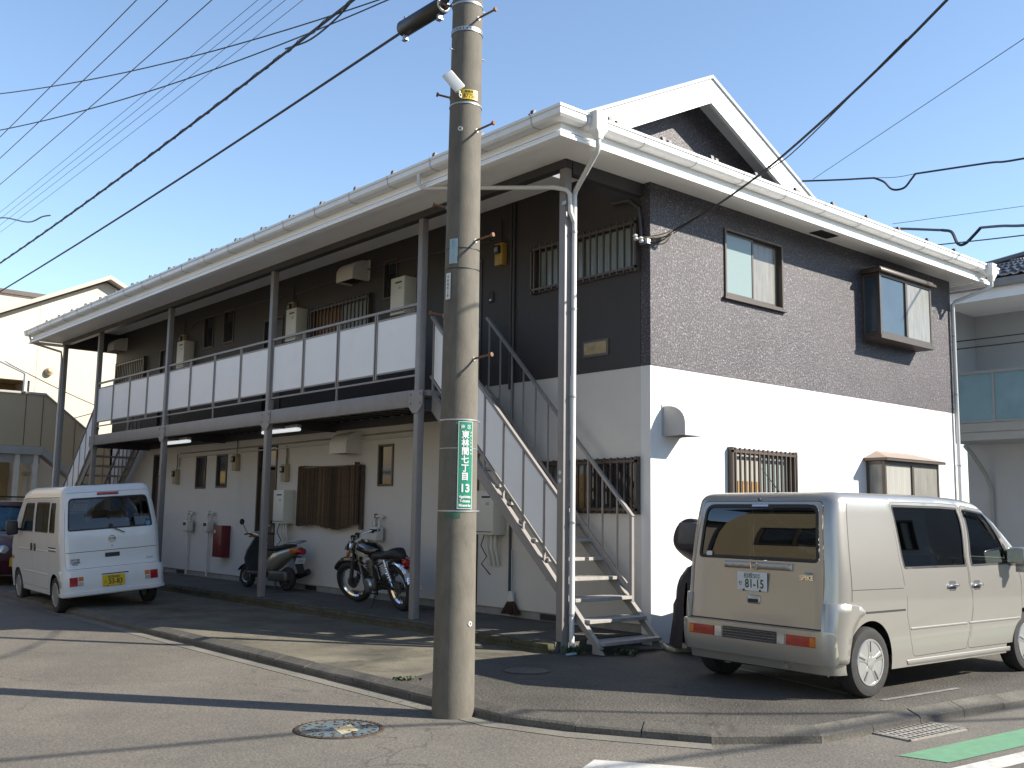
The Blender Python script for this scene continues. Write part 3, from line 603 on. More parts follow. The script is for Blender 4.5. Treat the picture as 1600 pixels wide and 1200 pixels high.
# --- roof, soffit, fascia, gutters
FX0, FX1, FY0, FY1 = -2.02, 8.12, -.53, 18.32
def ring(prof, name, m, parent, smooth=False, bevel=0):
    rings = []
    for (cx, cy, sx, sy) in ((FX0, FY0, -1, -1), (FX1, FY0, 1, -1), (FX1, FY1, 1, 1), (FX0, FY1, -1, 1), (FX0, FY0, -1, -1)): rings.append([(cx + sx * o, cy + sy * o, z) for o, z in prof])
    return MB().loft(rings, caps=False).build(name, m, parent, smooth=smooth, ang=35)
roofrise = .49; EZ = 5.565
def rz(x): return EZ + roofrise * (min(x - FX0, FX1 - x) + .04)
gy = 1.50; RX = (FX0 + FX1) / 2; RIDGE = rz(RX); hipd = gy - FY0
zg = EZ + roofrise * (hipd + .04)      # where the hip stops against the gablet
xa = FX0 - .04 + (zg - EZ) / roofrise; xb = FX1 + .04 - (zg - EZ) / roofrise
e = .04
def roof_mesh(dz):
    v = [(FX0 - e, FY0 - e, EZ), (FX1 + e, FY0 - e, EZ), (FX1 + e, FY1 + e, EZ), (FX0 - e, FY1 + e, EZ),
         (xa, gy + .5, zg + .245), (xb, gy + .5, zg + .245), (xb, FY1 - hipd, zg), (xa, FY1 - hipd, zg), (RX, gy - .08, RIDGE), (RX, FY1 - hipd + .1, RIDGE), (xa, gy - .08, zg), (xb, gy - .08, zg)]
    v[4] = (xa + .5, gy + .42, zg + .245); v[5] = (xb - .5, gy + .42, zg + .245)
    return [(a, b, c + dz) for a, b, c in v]
f = [(0, 10, 8, 9, 7, 3), (1, 2, 6, 9, 8, 11), (0, 1, 11, 5, 4, 10), (2, 3, 7, 6), (7, 9, 6)]
rf = MB().add(roof_mesh(0), f).add(roof_mesh(-.05), [tuple(reversed(x)) for x in f]).build('roof', 'roof_slate', apt)
ring([(-.055, 5.345), (-.055, 5.55), (-.08, 5.55), (-.08, 5.345)], 'fascia', 'soffit_white', apt)
ring([(.018, 5.268), (.018, 5.290), (-.008, 5.292), (-.008, 5.312), (.0, 5.314), (.0, 5.330), (-.08, 5.330), (-.08, 5.268)], 'fascia', 'soffit_white', apt)
# soffit boards: outside strip round the walls and posts
sf = MB().box(FX0 + .031, PX - .059, FY0 + .031, FY1 - .031, SO, SO + .02).box(PX - .058, FX1 - .031, FY0 + .031, .108, SO, SO + .02).box(PX - .058, FX1 - .031, YL + .021, FY1 - .031, SO, SO + .02).box(XR_ + .006, FX1 - .031, .109, YL + .02, SO, SO + .02).build('soffit', 'soffit_white', apt)
B(3.35, 3.80, -.30, -.07, SO - .006, SO - .001).build('vent', 'seal_dark', sf)
gp = [(-.05, 5.452), (.02, 5.442), (.075, 5.450), (.100, 5.475), (.106, 5.51), (.102, 5.535), (.116, 5.545), (.116, 5.575), (.102, 5.575), (.100, 5.50), (.07, 5.465), (-.04, 5.462), (-.05, 5.56)]
gt = ring(gp, 'gutter', 'gutter_white', apt, smooth=True)
hk = [(-.04, 5.446), (.02, 5.437), (.079, 5.444), (.107, 5.473), (.112, 5.51), (.108, 5.535), (.122, 5.543), (.122, 5.580), (.112, 5.580)]
for yy in np.arange(FY0 + .35, FY1, .92): MB().tube([(FX0 - o, yy, z) for o, z in hk], .0032, 5).build('clip', 'plinth', gt)
for xx in np.arange(FX0 + .30, FX1, .92): MB().tube([(xx, FY0 - o, z) for o, z in hk], .0032, 5).build('clip', 'plinth', gt)
# snow guards peeping over the gutter
sg = MB().prism([(0, 0), (.10, 0), (.06, .135), (.03, .135)], lambda u, v, t: (u, t, v), -.028, .028)
first = None
def guard(p, rot):
    global first
    if first is None: first = sg.build('snow_guard', 'steel_dark', rf); first.location = p; first.rotation_euler = rot
    else: share(first, p, rf, rot)
for i, yy in enumerate(np.arange(FY0 + .6, FY1 - .3, .92)):
    for dy, dx in ((0, .10), (.26, .30)): guard((FX0 + dx, yy + dy, EZ + roofrise * (dx + .04)), (0, 0, 0))
for i, xx in enumerate(np.arange(FX0 + .9, FX1 - .3, .92)):
    for dy, dx in ((0, .10), (.30, .26)): guard((xx + dy, FY0 + dx, EZ + roofrise * (dx + .04)), (0, 0, math.pi / 2))
# gablet: wall, barge boards, soffit of the rake
def rake(z_off_in, z_off_out, y0, y1, name, m, par):     # band between two lines parallel to the roof slope
    mb = MB()
    for sx, xe in ((-1, xa - .55), (1, xb + .55)):
        ze = RIDGE - roofrise * abs(xe - RX)
        mb.prism([(xe, ze - z_off_in), (RX, RIDGE - z_off_in), (RX, RIDGE - z_off_out), (xe, ze - z_off_out)], lambda u, v, t: (u, t, v), y0, y1)
    return mb.build(name, m, par)
gw = MB().prism([(xa - .3, zg - .45), (xb + .3, zg - .45), (xb + .3, RIDGE - roofrise * (xb + .3 - RX) - .06), (RX, RIDGE - .06), (xa - .3, RIDGE - roofrise * (RX - xa + .3) - .06)], lambda u, v, t: (u, t, v), gy + .38, gy + .42).build('gablet_wall', 'stucco_dark', apt)
bb = rake(-.004, .33, gy - .10, gy - .06, 'barge_board', 'soffit_white', apt)
rake(.33, .385, gy - .09, gy - .03, 'trim', 'soffit_white', bb); rake(-.06, -.006, gy - .13, gy + .35, 'verge_cap', 'plaster_grey', bb); rake(.06, .09, gy - .059, gy + .379, 'rake_soffit', 'soffit_white', bb)
# --- downpipes
def pipe(pts, r=.030, name='downpipe', m='pvc_white', clips=()):
    o = MB().tube(pts, r, 12).build(name, m, apt, smooth=True)
    for c in clips: MB().cyl((c[0], c[1], c[2] - .012), (c[0], c[1], c[2] + .012), r + .006, n=12).build('clip', 'galvanised', o, smooth=True)
    return o
hx = -1.58
hp = MB().loft([[(hx - a, -.66 - b, z), (hx + a, -.66 - b, z), (hx + a, -.66 + b, z), (hx - a, -.66 + b, z)] for a, b, z in ((.035, .035, 5.30), (.05, .05, 5.36), (.085, .06, 5.40), (.085, .06, 5.55), (.10, .07, 5.60))]).build('hopper', 'gutter_white', apt, bevel=.008)
pipe([(hx, -.66, 5.31), (hx, -.66, 5.22), (hx + .01, -.63, 5.18), (-1.23, .04, 4.98), (-1.215, .075, 4.93), (-1.215, .075, 4.85), (-1.215, .075, -.10), (-1.215, .06, -.16)], clips=[(-1.215, .075, z) for z in (4.5, 3.6, 2.6, 1.2, .2)])
pipe([(-2.08, 1.95, 5.45), (-2.08, 1.95, 5.33), (-2.04, 1.93, 5.28), (-1.40, .22, 5.02), (-1.335, .09, 4.98), (-1.30, .065, 4.93), (-1.29, .065, 4.72), (-1.23, .07, 4.62)], r=.026)
B(-1.36, -1.36 + .006, .07, .13, 4.8, 4.84).build('strap', 'galvanised', apt)
hx2 = 7.86
MB().loft([[(hx2 - a, -.66 - b, z), (hx2 + a, -.66 - b, z), (hx2 + a, -.66 + b, z), (hx2 - a, -.66 + b, z)] for a, b, z in ((.035, .035, 5.28), (.05, .05, 5.34), (.085, .06, 5.38), (.085, .06, 5.55), (.10, .07, 5.58))]).build('hopper', 'gutter_white', apt, bevel=.008)
pipe([(hx2, -.66, 5.3), (hx2, -.66, 5.2), (hx2 - .02, -.60, 5.16), (7.72, -.10, 5.0), (7.70, -.06, 4.95), (7.70, -.06, -.15)], clips=[(7.70, -.06, z) for z in (4.4, 3.4, 2.2, 1.2)])
pipe([(-2.06, YL + .2, 5.45), (-2.0, YL + .2, 5.28), (-1.36, YL - .02, 5.1), (-1.34, YL - .03, 4.9), (-1.34, YL - .03, -.1)], r=.028, m='hood_ivory')
# ================================================================== vehicles
def interp(tab):
    xs = np.array([t[0] for t in tab]); ys = np.array([t[1] for t in tab]); return lambda z: np.interp(z, xs, ys)
def smooth_tab(tab, n=60, k=5):
    xs = np.linspace(tab[0][0], tab[-1][0], n); ys = np.interp(xs, [t[0] for t in tab], [t[1] for t in tab])
    p = np.concatenate([np.full(k, ys[0]), ys, np.full(k, ys[-1])]); ker = np.ones(2 * k + 1) / (2 * k + 1); sm = np.convolve(p, ker, 'valid')
    return list(zip(xs, sm))
def pip(poly, P):
    poly = np.asarray(poly); x, y = P[:, 0], P[:, 1]; ins = np.zeros(len(P), bool); n = len(poly); j = n - 1
    for i in range(n):
        xi, yi = poly[i]; xj, yj = poly[j]
        c = ((yi > y) != (yj > y)) & (x < (xj - xi) * (y - yi) / (yj - yi + 1e-30) + xi); ins ^= c; j = i
    return ins
def edist(poly, P):
    poly = np.asarray(poly); d = np.full(len(P), 1e9)
    for i in range(len(poly)):
        a = poly[i - 1]; b = poly[i]; ab = b - a; L = ab @ ab + 1e-12; t = np.clip(((P - a) @ ab) / L, 0, 1); d = np.minimum(d, np.hypot(*(P - a - t[:, None] * ab).T))
    return d
def rr(pts, r, seg=4):
    out = []; n = len(pts)
    for i in range(n):
        p0, p, p1 = np.array(pts[i - 1]), np.array(pts[i]), np.array(pts[(i + 1) % n]); rr_ = r[i] if isinstance(r, (list, tuple)) else r
        d0 = p0 - p; d1 = p1 - p; l0 = np.hypot(*d0); l1 = np.hypot(*d1); k = min(rr_, l0 * .45, l1 * .45)
        if k < 1e-4: out.append(tuple(p)); continue
        a = p + d0 / l0 * k; b = p + d1 / l1 * k
        for t in np.linspace(0, 1, seg + 1): out.append(tuple((1 - t) ** 2 * a + 2 * t * (1 - t) * p + t * t * b))
    return out
def resamp(poly, step):
    out = []; n = len(poly)
    for i in range(n):
        a = np.array(poly[i]); b = np.array(poly[(i + 1) % n]); m = max(1, int(math.ceil(np.hypot(*(b - a)) / step)))
        for k in range(m): out.append(tuple(a + (b - a) * k / m))
    return out
def inset(poly, d):
    P = [np.array(p) for p in poly]; n = len(P); A = sum(P[i - 1][0] * P[i][1] - P[i][0] * P[i - 1][1] for i in range(n)); s = 1 if A > 0 else -1; out = []
    for i in range(n):
        e0 = P[i] - P[i - 1]; e1 = P[(i + 1) % n] - P[i]; e0 = e0 / (np.hypot(*e0) + 1e-9); e1 = e1 / (np.hypot(*e1) + 1e-9)
        n0 = np.array([-e0[1], e0[0]]) * s; n1 = np.array([-e1[1], e1[0]]) * s; m = n0 + n1; m = m / (np.hypot(*m) + 1e-9); out.append(tuple(P[i] + m * d / max(.5, m @ n0)))
    return out
class Car:
    def __init__(s, root, L, W, H, z0, XR, XF, TW, HT, rv, paint, zb=1.0, arches=(), archr=.34, wz=.29):
        s.root = root; s.L, s.W, s.H, s.z0 = L, W, H, z0; s.XR, s.XF, s.TW, s.HT = interp(smooth_tab(XR)), interp(smooth_tab(XF)), interp(smooth_tab(TW)), interp(HT); s.rv = rv; s.paint = paint; s.zb = zb; s.arches = arches; s.archr = archr; s.wz = wz
        def lst(a, b, ra, rb, st):
            k = np.array([0, .12, .28, .48, .72]); base = list(a + ra * k) + list(np.linspace(a + ra, b - rb, max(2, int((b - a - ra - rb) / st) + 1))) + list((b - rb * k)[::-1]); return np.array(sorted(set(np.round(base, 5))))
        s.gx = lst(0, L, rv[0], rv[0], .09); s.gy = lst(-W / 2, W / 2, rv[1], rv[1], .09); s.gz = np.array([z for z in lst(z0, H, .05, rv[2], .09)])
    def M(s, P):
        P = np.asarray(P, float); x, y, z = P.T; rx, ry, rz_ = s.rv; L, W, H = s.L, s.W, s.H
        cx = np.clip(x, rx, L - rx); cy = np.clip(y, -W / 2 + ry, W / 2 - ry); cz = np.minimum(z, H - rz_)
        d = np.stack([(x - cx) / rx, (y - cy) / ry, (z - cz) / rz_], 1); n = np.linalg.norm(d, axis=1); n[n < 1e-9] = 1; d = d / n[:, None]
        x = cx + rx * d[:, 0]; y = cy + ry * d[:, 1]; z = cz + rz_ * d[:, 2]
        t = x / L; xr, xf_ = s.XR(z), s.XF(z); X = xr + t * (xf_ - xr); Y = y * s.TW(z); ht = s.HT(X); Z = np.where(z < s.zb, z, s.zb + (z - s.zb) * (ht - s.zb) / (H - s.zb))
        return np.stack([X, Y, Z], 1)
    def nom(s, face, Q):
        Q = np.asarray(Q, float); a, b = Q.T; o = np.ones(len(Q))
        return np.stack({'R': (a, -s.W / 2 * o, b), 'L': (a, s.W / 2 * o, b), 'B': (0 * o, a, b), 'F': (s.L * o, a, b), 'T': (a, b, s.H * o)}[face], 1)
    def S(s, face, Q, off=0.):
        Q = np.asarray(Q, float); P = s.M(s.nom(face, Q)); 
        if off == 0: return P
        h = 2e-3; A = s.M(s.nom(face, Q + [h, 0])) - s.M(s.nom(face, Q - [h, 0])); Bv = s.M(s.nom(face, Q + [0, h])) - s.M(s.nom(face, Q - [0, h]))
        N = np.cross(A, Bv); N /= np.linalg.norm(N, axis=1)[:, None] + 1e-12; out = {'R': 1, 'L': -1, 'B': -1, 'F': 1, 'T': 1}[face]; return P + N * out * off
    def inv(s, face, pts):
        T = np.asarray(pts, float); Q = T.copy(); ix = {'R': (0, 2), 'L': (0, 2), 'B': (1, 2), 'F': (1, 2), 'T': (0, 1)}[face]
        for _ in range(60): Q = Q + .8 * (T - s.M(s.nom(face, Q))[:, ix])
        return [tuple(q) for q in Q]
    def outline(s, face):
        if face in 'RL':
            bot = []; xs = list(s.gx); zz = s.z0; prev = 0
            pts = []
            for x in xs:
                if any(abs(x - ax) < s.archr + .03 for ax in s.arches): 
                    continue
                pts.append((x, zz))
            for ax in s.arches:
                h = s.wz - zz; half = math.sqrt(max(0, s.archr ** 2 - h * h)); a0 = math.atan2(-h, -half); a1 = math.atan2(-h, half)
                a0 = a0 % (2 * math.pi)
                for t in np.linspace(a0, a1, 22): pts.append((ax + s.archr * math.cos(t), s.wz + s.archr * math.sin(t)))
            # sort along x for bottom but arcs must stay ordered: build by segments
            seq = []; cur = [x for x in xs]
            ars = sorted(s.arches); last = -1
            for ax in ars + [None]:
                lim = ax - s.archr - .03 if ax is not None else 1e9; lo = last
                seq += [(x, zz) for x in xs if x > lo and x < lim]
                if ax is not None:
                    h = s.wz - zz; half = math.sqrt(max(0, s.archr ** 2 - h * h)); a0 = math.atan2(-h, -half) % (2 * math.pi); a1 = math.atan2(-h, half)
                    seq += [(ax + s.archr * math.cos(t), s.wz + s.archr * math.sin(t)) for t in np.linspace(a0, a1, 24)]
                    last = ax + s.archr + .03
            o = seq + [(s.L, z) for z in s.gz[1:]] + [(x, s.H) for x in s.gx[::-1][1:]] + [(0, z) for z in s.gz[::-1][1:-1]]
            return o
        if face in 'BF': return [(y, s.z0) for y in s.gy] + [(s.W / 2, z) for z in s.gz[1:]] + [(y, s.H) for y in s.gy[::-1][1:]] + [(-s.W / 2, z) for z in s.gz[::-1][1:-1]]
        return [(x, -s.W / 2) for x in s.gx] + [(s.L, y) for y in s.gy[1:]] + [(x, s.W / 2) for x in s.gx[::-1][1:]] + [(0, y) for y in s.gy[::-1][1:-1]]
    def panel(s, face, outer, holes=(), off=0., mb=None, grid=True):
        ga, gb = {'R': (s.gx, s.gz), 'L': (s.gx, s.gz), 'B': (s.gy, s.gz), 'F': (s.gy, s.gz), 'T': (s.gx, s.gy)}[face]
        lo = np.min(outer, 0); hi = np.max(outer, 0); pts = []; edges = []
        for loop in [outer] + list(holes):
            o = len(pts); pts += [tuple(p) for p in loop]; edges += [(o + i, o + (i + 1) % len(loop)) for i in range(len(loop))]
        GA, GB = np.meshgrid(ga, gb); Gp = np.stack([GA.ravel(), GB.ravel()], 1); Gp = Gp[(Gp > lo + 1e-4).all(1) & (Gp < hi - 1e-4).all(1)]
        if len(Gp):
            k = pip(outer, Gp) & (edist(outer, Gp) > .008)
            for h in holes: k &= ~pip(h, Gp) & (edist(h, Gp) > .015)
            Gp = Gp[k]
        pts += [tuple(p) for p in Gp]
        r = delaunay_2d_cdt([Vector(p) for p in pts], edges, [], 0, 1e-6); V = np.array([tuple(v) for v in r[0]]); F = np.array([f for f in r[2] if len(f) == 3])
        c = V[F].mean(1); k = pip(outer, c)
        for h in holes: k &= ~pip(h, c)
        F = F[k]; P = s.S(face, V, off)
        mb = mb or MB(); mb.add([tuple(p) for p in P], [tuple(int(i) for i in (f[::-1] if face in 'LB' else f)) for f in F]); return mb
    def loop(s, face, pts, r=.03, step=.09): return resamp(s.inv(face, rr(pts, r)), step)
    def glass(s, face, loop, name, m, parent, rub=.018, depth=-.006, rubber='black_rubber'):
        g = s.panel(face, inset(loop, rub * .6), off=depth).build(name, m, parent, smooth=True, fix=False)
        s.panel(face, loop, [inset(loop, rub)], off=.002).build('seal', rubber, g, smooth=True, fix=False); return g
    def patch(s, face, pts, name, m, parent, off=.004, r=.012): return s.panel(face, s.loop(face, pts, r), off=off).build(name, m, parent, smooth=True, fix=False)
    def lump(s, face, pts, name, m, parent, h=.02, r=.012):      # raised piece with walls
        lp = s.loop(face, pts, r, .04); mb = s.panel(face, inset(lp, min(.006, h * .4)), off=h); a = s.S(face, np.array(lp), -.004); b = s.S(face, np.array(lp), h * .6); c = s.S(face, np.array(inset(lp, min(.006, h * .4))), h); n = len(lp)
        mb.loft([[tuple(p) for p in a], [tuple(p) for p in b], [tuple(p) for p in c]], caps=False); return mb.build(name, m, parent, smooth=True, ang=60)
    def seam(s, face, pts, parent, w=.007, name='seam'):
        Q = s.inv(face, pts); q2 = []
        for a, b in zip(Q[:-1], Q[1:]):
            m = max(1, int(math.hypot(a[0] - b[0], a[1] - b[1]) / .05)); q2 += [(a[0] + (b[0] - a[0]) * k / m, a[1] + (b[1] - a[1]) * k / m) for k in range(m)]
        q2.append(Q[-1]); q2 = np.array(q2); d = np.gradient(q2, axis=0); d /= np.linalg.norm(d, axis=1)[:, None] + 1e-9; nn = np.stack([-d[:, 1], d[:, 0]], 1) * w / 2
        A = s.S(face, q2 + nn, .0015); Bq = s.S(face, q2 - nn, .0015); mb = MB(); n = len(q2)
        mb.add([tuple(p) for p in A] + [tuple(p) for p in Bq], [(i, i + 1, n + i + 1, n + i) for i in range(n - 1)]); return mb.build(name, 'seal_dark', parent, fix=False)
def car_wheel(root, x, y, r, w, side, style='alloy', steer=0.):
    e = MB(); h = w / 2; t = MB().lathe([(r * .62, -h * .9), (r * .80, -h), (r * .93, -h * .92), (r * .985, -h * .65), (r, -h * .3), (r, h * .3), (r * .985, h * .65), (r * .93, h * .92), (r * .80, h), (r * .62, h * .9)], axis=(0, 1, 0), n=40, closed=True)
    wh = t.build('wheel', 'tyre', root, smooth=True); wh.location = (x, y, r); wh.rotation_euler = (0, 0, steer)
    o = side * h
    rim = MB().lathe([(r * .665, o * .92), (r * .65, o * 1.0), (r * .60, o * .98), (r * .585, o * .6), (r * .58, -o * .5), (r * .63, -o * .9)], axis=(0, 1, 0), n=40).build('rim', 'rim_silver', wh, smooth=True)
    MB().lathe([(.001, o * .1), (r * .58, o * .1)], axis=(0, 1, 0), n=32).build('brake_disc', 'interior', wh)
    if style == 'alloy':
        for k in range(5):
            a0 = 2 * math.pi * k / 5 + .3; m = MB()
            for da, wd in ((-.0, 1),):
                pr = [(.16, -.16), (.16, .16), (.62, .30), (.62, -.30)]
                pts = [(r * q * math.cos(a0) - r * t_ * math.sin(a0), r * q * math.sin(a0) + r * t_ * math.cos(a0)) for q, t_ in ((.10, -.10), (.32, -.085), (.61, -.145), (.64, 0), (.61, .145), (.32, .085), (.10, .10))]
                m.prism(pts, lambda u, v, t_: (u, t_, v), o * .55, o * .96)
            m.build('spoke', 'rim_silver', rim, bevel=.006)
            m2 = MB(); m2.bar((r * .30 * math.cos(a0), o * .965, r * .30 * math.sin(a0)), (r * .60 * math.cos(a0), o * .965, r * .60 * math.sin(a0)), .012, .006, up=(0, 1, 0)); m2.build('groove', 'seat_grey', rim)
        MB().lathe([(r * .17, o * .6), (r * .17, o * .98), (r * .10, o * 1.03), (.001, o * 1.03)], axis=(0, 1, 0), n=20).build('hub_cap', 'rim_silver', rim, smooth=True)
    else:
        MB().lathe([(r * .60, o * .70), (r * .50, o * .78), (r * .42, o * .60), (r * .24, o * .55), (r * .18, o * .80), (.001, o * .82)], axis=(0, 1, 0), n=32).build('disc', 'rim_silver', rim, smooth=True)
        for k in range(10):
            a = 2 * math.pi * k / 10; MB().cyl((r * .47 * math.cos(a), o * .66, r * .47 * math.sin(a)), (r * .47 * math.cos(a), o * .80, r * .47 * math.sin(a)), r * .045, n=8).build('slot', 'seal_dark', rim)
    return wh
def seat(root, x, y, z, m='seat_grey'):
    MB().box(x - .25, x + .25, y - .24, y + .24, z, z + .16).build('seat', m, root, bevel=.04)
    MB().add([(x - .30 - .12 * k, y + sy * .23, z + .12 + .62 * k) for k in (0, 1) for sy in (-1, 1)] + [(x - .16 - .12 * k, y + sy * .23, z + .12 + .62 * k) for k in (0, 1) for sy in (-1, 1)], [(0, 1, 3, 2), (4, 6, 7, 5), (0, 4, 5, 1), (2, 3, 7, 6), (0, 2, 6, 4), (1, 5, 7, 3)]).build('seat_back', m, root, bevel=.03)
    MB().box(x - .46, x - .34, y - .13, y + .13, z + .74, z + .92).build('headrest', m, root, bevel=.03)
def plate(root, p, bgm, ink, top, kana, num, rot, name='number_plate', sc=1.):
    # 330 x 165 plate; faces local -x; p = centre
    e = B(-.006, 0, -.165 * sc, .165 * sc, -.0825 * sc, .0825 * sc).build(name, bgm, root, bevel=.003, seg=1); e.location = p; e.rotation_euler = rot
    f = lambda ox, oz: (lambda x, y, z: (-.0068 - z, -(x * sc) - ox * sc, y * sc + oz * sc))
    xf(text_mb(top, .052), f(0.0, .046)).build('lettering', ink, e); xf(text_mb(num, .105, bold=.002, sx=.86), f(.028, -.022)).build('lettering', ink, e)
    if kana: xf(text_mb(kana, .048), f(-.128, -.022)).build('lettering', ink, e)
    for dy in (-.09, .09): MB().cyl((-.012, dy * sc, -.076 * sc), (-.005, dy * sc, -.076 * sc), .010, n=8).build('bolt', 'black_plastic', e)
    return e
# ---------------------------------------------------------------- silver compact van (right)
sv = thing('parked_van', 'champagne silver compact van with tinted rear glass parked beside the white gable wall', 'van', (-1.585, -2.552, LZ - .004), (0, 0, -.0534))
c = Car(sv, 4.055, 1.685, 1.705, .21,
        [(.2, .05), (.35, .0), (.62, .02), (.8, .05), (1.05, .07), (1.3, .095), (1.6, .14), (1.71, .20)],
        [(.2, 3.93), (.45, 4.05), (.75, 4.04), (.90, 3.92), (1.0, 3.62), (1.06, 3.42), (1.3, 3.12), (1.5, 2.86), (1.62, 2.66), (1.705, 2.42)],
        [(.2, .965), (.35, .985), (.6, 1.), (.9, 1.0), (1.1, .985), (1.4, .945), (1.71, .905)], [(0, 1.69), (.3, 1.715), (1.8, 1.715), (2.2, 1.70), (2.6, 1.67), (4.1, 1.66)], (.19, .15, .085), 'silver_paint', arches=(.509, 3.249), archr=.345)
rdoor = [(.955, 1.645), (2.135, 1.635), (2.165, .94), (2.10, .30), (1.19, .29), (1.09, .62), (1.05, .97), (1.0, 1.3)]
fdoor = [(2.15, 1.635), (2.62, 1.585), (2.87, 1.38), (3.12, 1.06), (3.18, .80), (3.06, .30), (2.115, .30), (2.18, .94)]
rwin = [(.985, 1.615), (2.10, 1.605), (2.145, 1.055), (1.075, 1.055)]
fwin = [(2.185, 1.595), (2.58, 1.555), (2.82, 1.33), (3.02, 1.07), (2.225, 1.055)]
mb = MB()
loops = {}
for face in 'RL':
    rd, fd = c.loop(face, rdoor, .04), c.loop(face, fdoor, .05); loops[face] = (rd, fd); c.panel(face, c.outline(face), [rd, fd], mb=mb)
gate = c.loop('B', [(-.705, .50), (.705, .50), (.715, 1.05), (.66, 1.635), (-.66, 1.635), (-.715, 1.05)], .06)
gwin = c.loop('B', [(-.665, 1.115), (.665, 1.115), (.62, 1.605), (-.62, 1.605)], [.05, .05, .09, .09])
ws = c.loop('F', [(-.63, 1.08), (.63, 1.08), (.56, 1.60), (-.56, 1.60)], .06)
c.panel('B', c.outline('B'), [gate], mb=mb); c.panel('F', c.outline('F'), [ws], mb=mb); c.panel('T', c.outline('T'), mb=mb)
body = mb.build('body', 'silver_paint', sv, smooth=True, ang=50, fix=True)
for face in 'RL':
    rd, fd = loops[face]; rw, fw_ = c.loop(face, rwin, .03), c.loop(face, fwin, [.03, .05, .06, .04, .03])
    d1 = c.panel(face, inset(rd, .004), [inset(rw, -.002)]).build('door', 'silver_paint', sv, smooth=True, fix=True, ang=50); d2 = c.panel(face, inset(fd, .004), [inset(fw_, -.002)]).build('door', 'silver_paint', sv, smooth=True, ang=50)
    c.glass(face, rw, 'window', 'car_glass_dark', d1); c.glass(face, fw_, 'window', 'car_glass', d2)
    for d, hx_, hz in ((d1, 1.86, .885), (d2, 2.30, .88)):
        c.patch(face, [(hx_ - .06, hz - .045), (hx_ + .06, hz - .045), (hx_ + .06, hz + .045), (hx_ - .06, hz + .045)], 'handle_recess', 'seat_grey', d, off=.001, r=.02)
        c.lump(face, [(hx_ - .085, hz - .012), (hx_ + .085, hz - .012), (hx_ + .085, hz + .014), (hx_ - .085, hz + .014)], 'handle', 'chrome', d, h=.028, r=.01)
    for d, xs in ((d1, (1.14, 2.09)), (d2, (2.14, 3.12))): c.lump(face, [(xs[0], .525), (xs[1], .525), (xs[1], .545), (xs[0], .545)], 'crease', 'silver_paint', d, h=.005, r=.004)
    c.lump(face, [(1.10, .225), (2.92, .225), (2.92, .270), (1.08, .270)], 'sill', 'silver_paint', sv, h=.006)
    c.seam(face, [(.33, 1.66), (.28, 1.3), (.26, .80)], sv); c.seam(face, [(.27, .895), (1.045, .89)], sv, .005); c.patch(face, [(.31, .695), (1.06, .695), (1.06, .712), (.31, .712)], 'slide_rail', 'seal_dark', sv, off=.002, r=.003)
    c.lump(face, [(.02, .30), (.20, .30), (.235, .52), (.34, .66), (.44, .70), (.38, .76), (.18, .79), (.02, .79)], 'bumper_corner', 'silver_paint', sv, h=.022, r=.03)
    # visor, drip strip, mirror
    c.patch(face, [(2.20, 1.60), (2.58, 1.56), (2.84, 1.32), (2.80, 1.31), (2.55, 1.49), (2.22, 1.53)], 'rain_visor', 'visor', d2, off=.02, r=.01)
    sgn = -1 if face == 'R' else 1
    mr = MB().box(-.075, .075, -.10, .10, -.085, .085).build('mirror', 'silver_paint', sv, bevel=.045, seg=3); mr.location = (2.97, sgn * .93, 1.15)
    ms = B(-.03, .03, -.10, .03, -.16, -.08).build('mirror_foot', 'silver_paint', mr, bevel=.01); ms.scale = (1, sgn * -1 if sgn > 0 else 1, 1)
    B(-.078, -.074, -.08, .08, -.065, .065).build('mirror_glass', 'chrome', mr)
    c.patch(face, [(2.95, 1.05), (3.14, 1.05), (2.88, 1.28)], 'corner_trim', 'black_plastic', d2, off=.004, r=.01)
    for ax, ay in ((.509, 0), (3.249, 0)): car_wheel(sv, ax, sgn * .755, .2925, .175, sgn)
    c.lump(face, [(3.62, .68), (3.9, .64), (3.9, .80), (3.66, .86)], 'headlight', 'lamp_clear', sv, h=.008)
tg = c.panel('B', inset(gate, .005), [inset(gwin, -.002)]).build('tailgate', 'silver_paint', sv, smooth=True, ang=50)
c.glass('B', gwin, 'rear_window', 'car_glass_dark', tg, rub=.03)
c.glass('F', ws, 'windscreen', 'car_glass', sv, rub=.03)
c.lump('B', [(-.40, 1.035), (.34, 1.035), (.34, 1.095), (-.40, 1.095)], 'garnish', 'silver_paint', tg, h=.024, r=.008)
pz = float(c.XR(.92))
plate(tg, (pz - .012, 0.02, .925), 'sign_white', 'ink_green', '相模502', 'せ', '81-15', (0, 0, 0))
c.lump('B', [(-.07, .735), (.07, .735), (.07, .81), (-.07, .81)], 'handle_bezel', 'silver_paint', tg, h=.010, r=.02); c.patch('B', [(-.055, .745), (.055, .745), (.055, .775), (-.055, .775)], 'handle', 'seal_dark', tg, off=.014, r=.01)
xb_ = float(c.XR(1.065)) - .027
em = MB()
for sy in (-1, 1): em.bar((xb_, .0 + sy * .020, 1.043), (xb_, sy * .026, 1.088), .009, .008, up=(1, 0, 0))
em.bar((xb_, -.022, 1.064), (xb_, .022, 1.064), .008, .009, up=(1, 0, 0))
em.tube([(xb_, y_, z_) for y_, z_ in rr([(-.032, 1.036), (.032, 1.036), (.036, 1.094), (-.036, 1.094)], .01)], .004, 5, closed=True); em.build('emblem', 'chrome', tg)
xt = float(c.XR(.96)) - .006
xf(text_mb('SPIKE', .055, ext=.002, bold=.002), lambda x, y, z: (xt - z, -.545 - x * 1.05, y + .985)).build('badge', 'chrome', tg); xf(text_mb('Mobilio', .026, ext=.001), lambda x, y, z: (xt - z, -.57 - x, y + 1.025)).build('badge', 'decal_blue', tg)
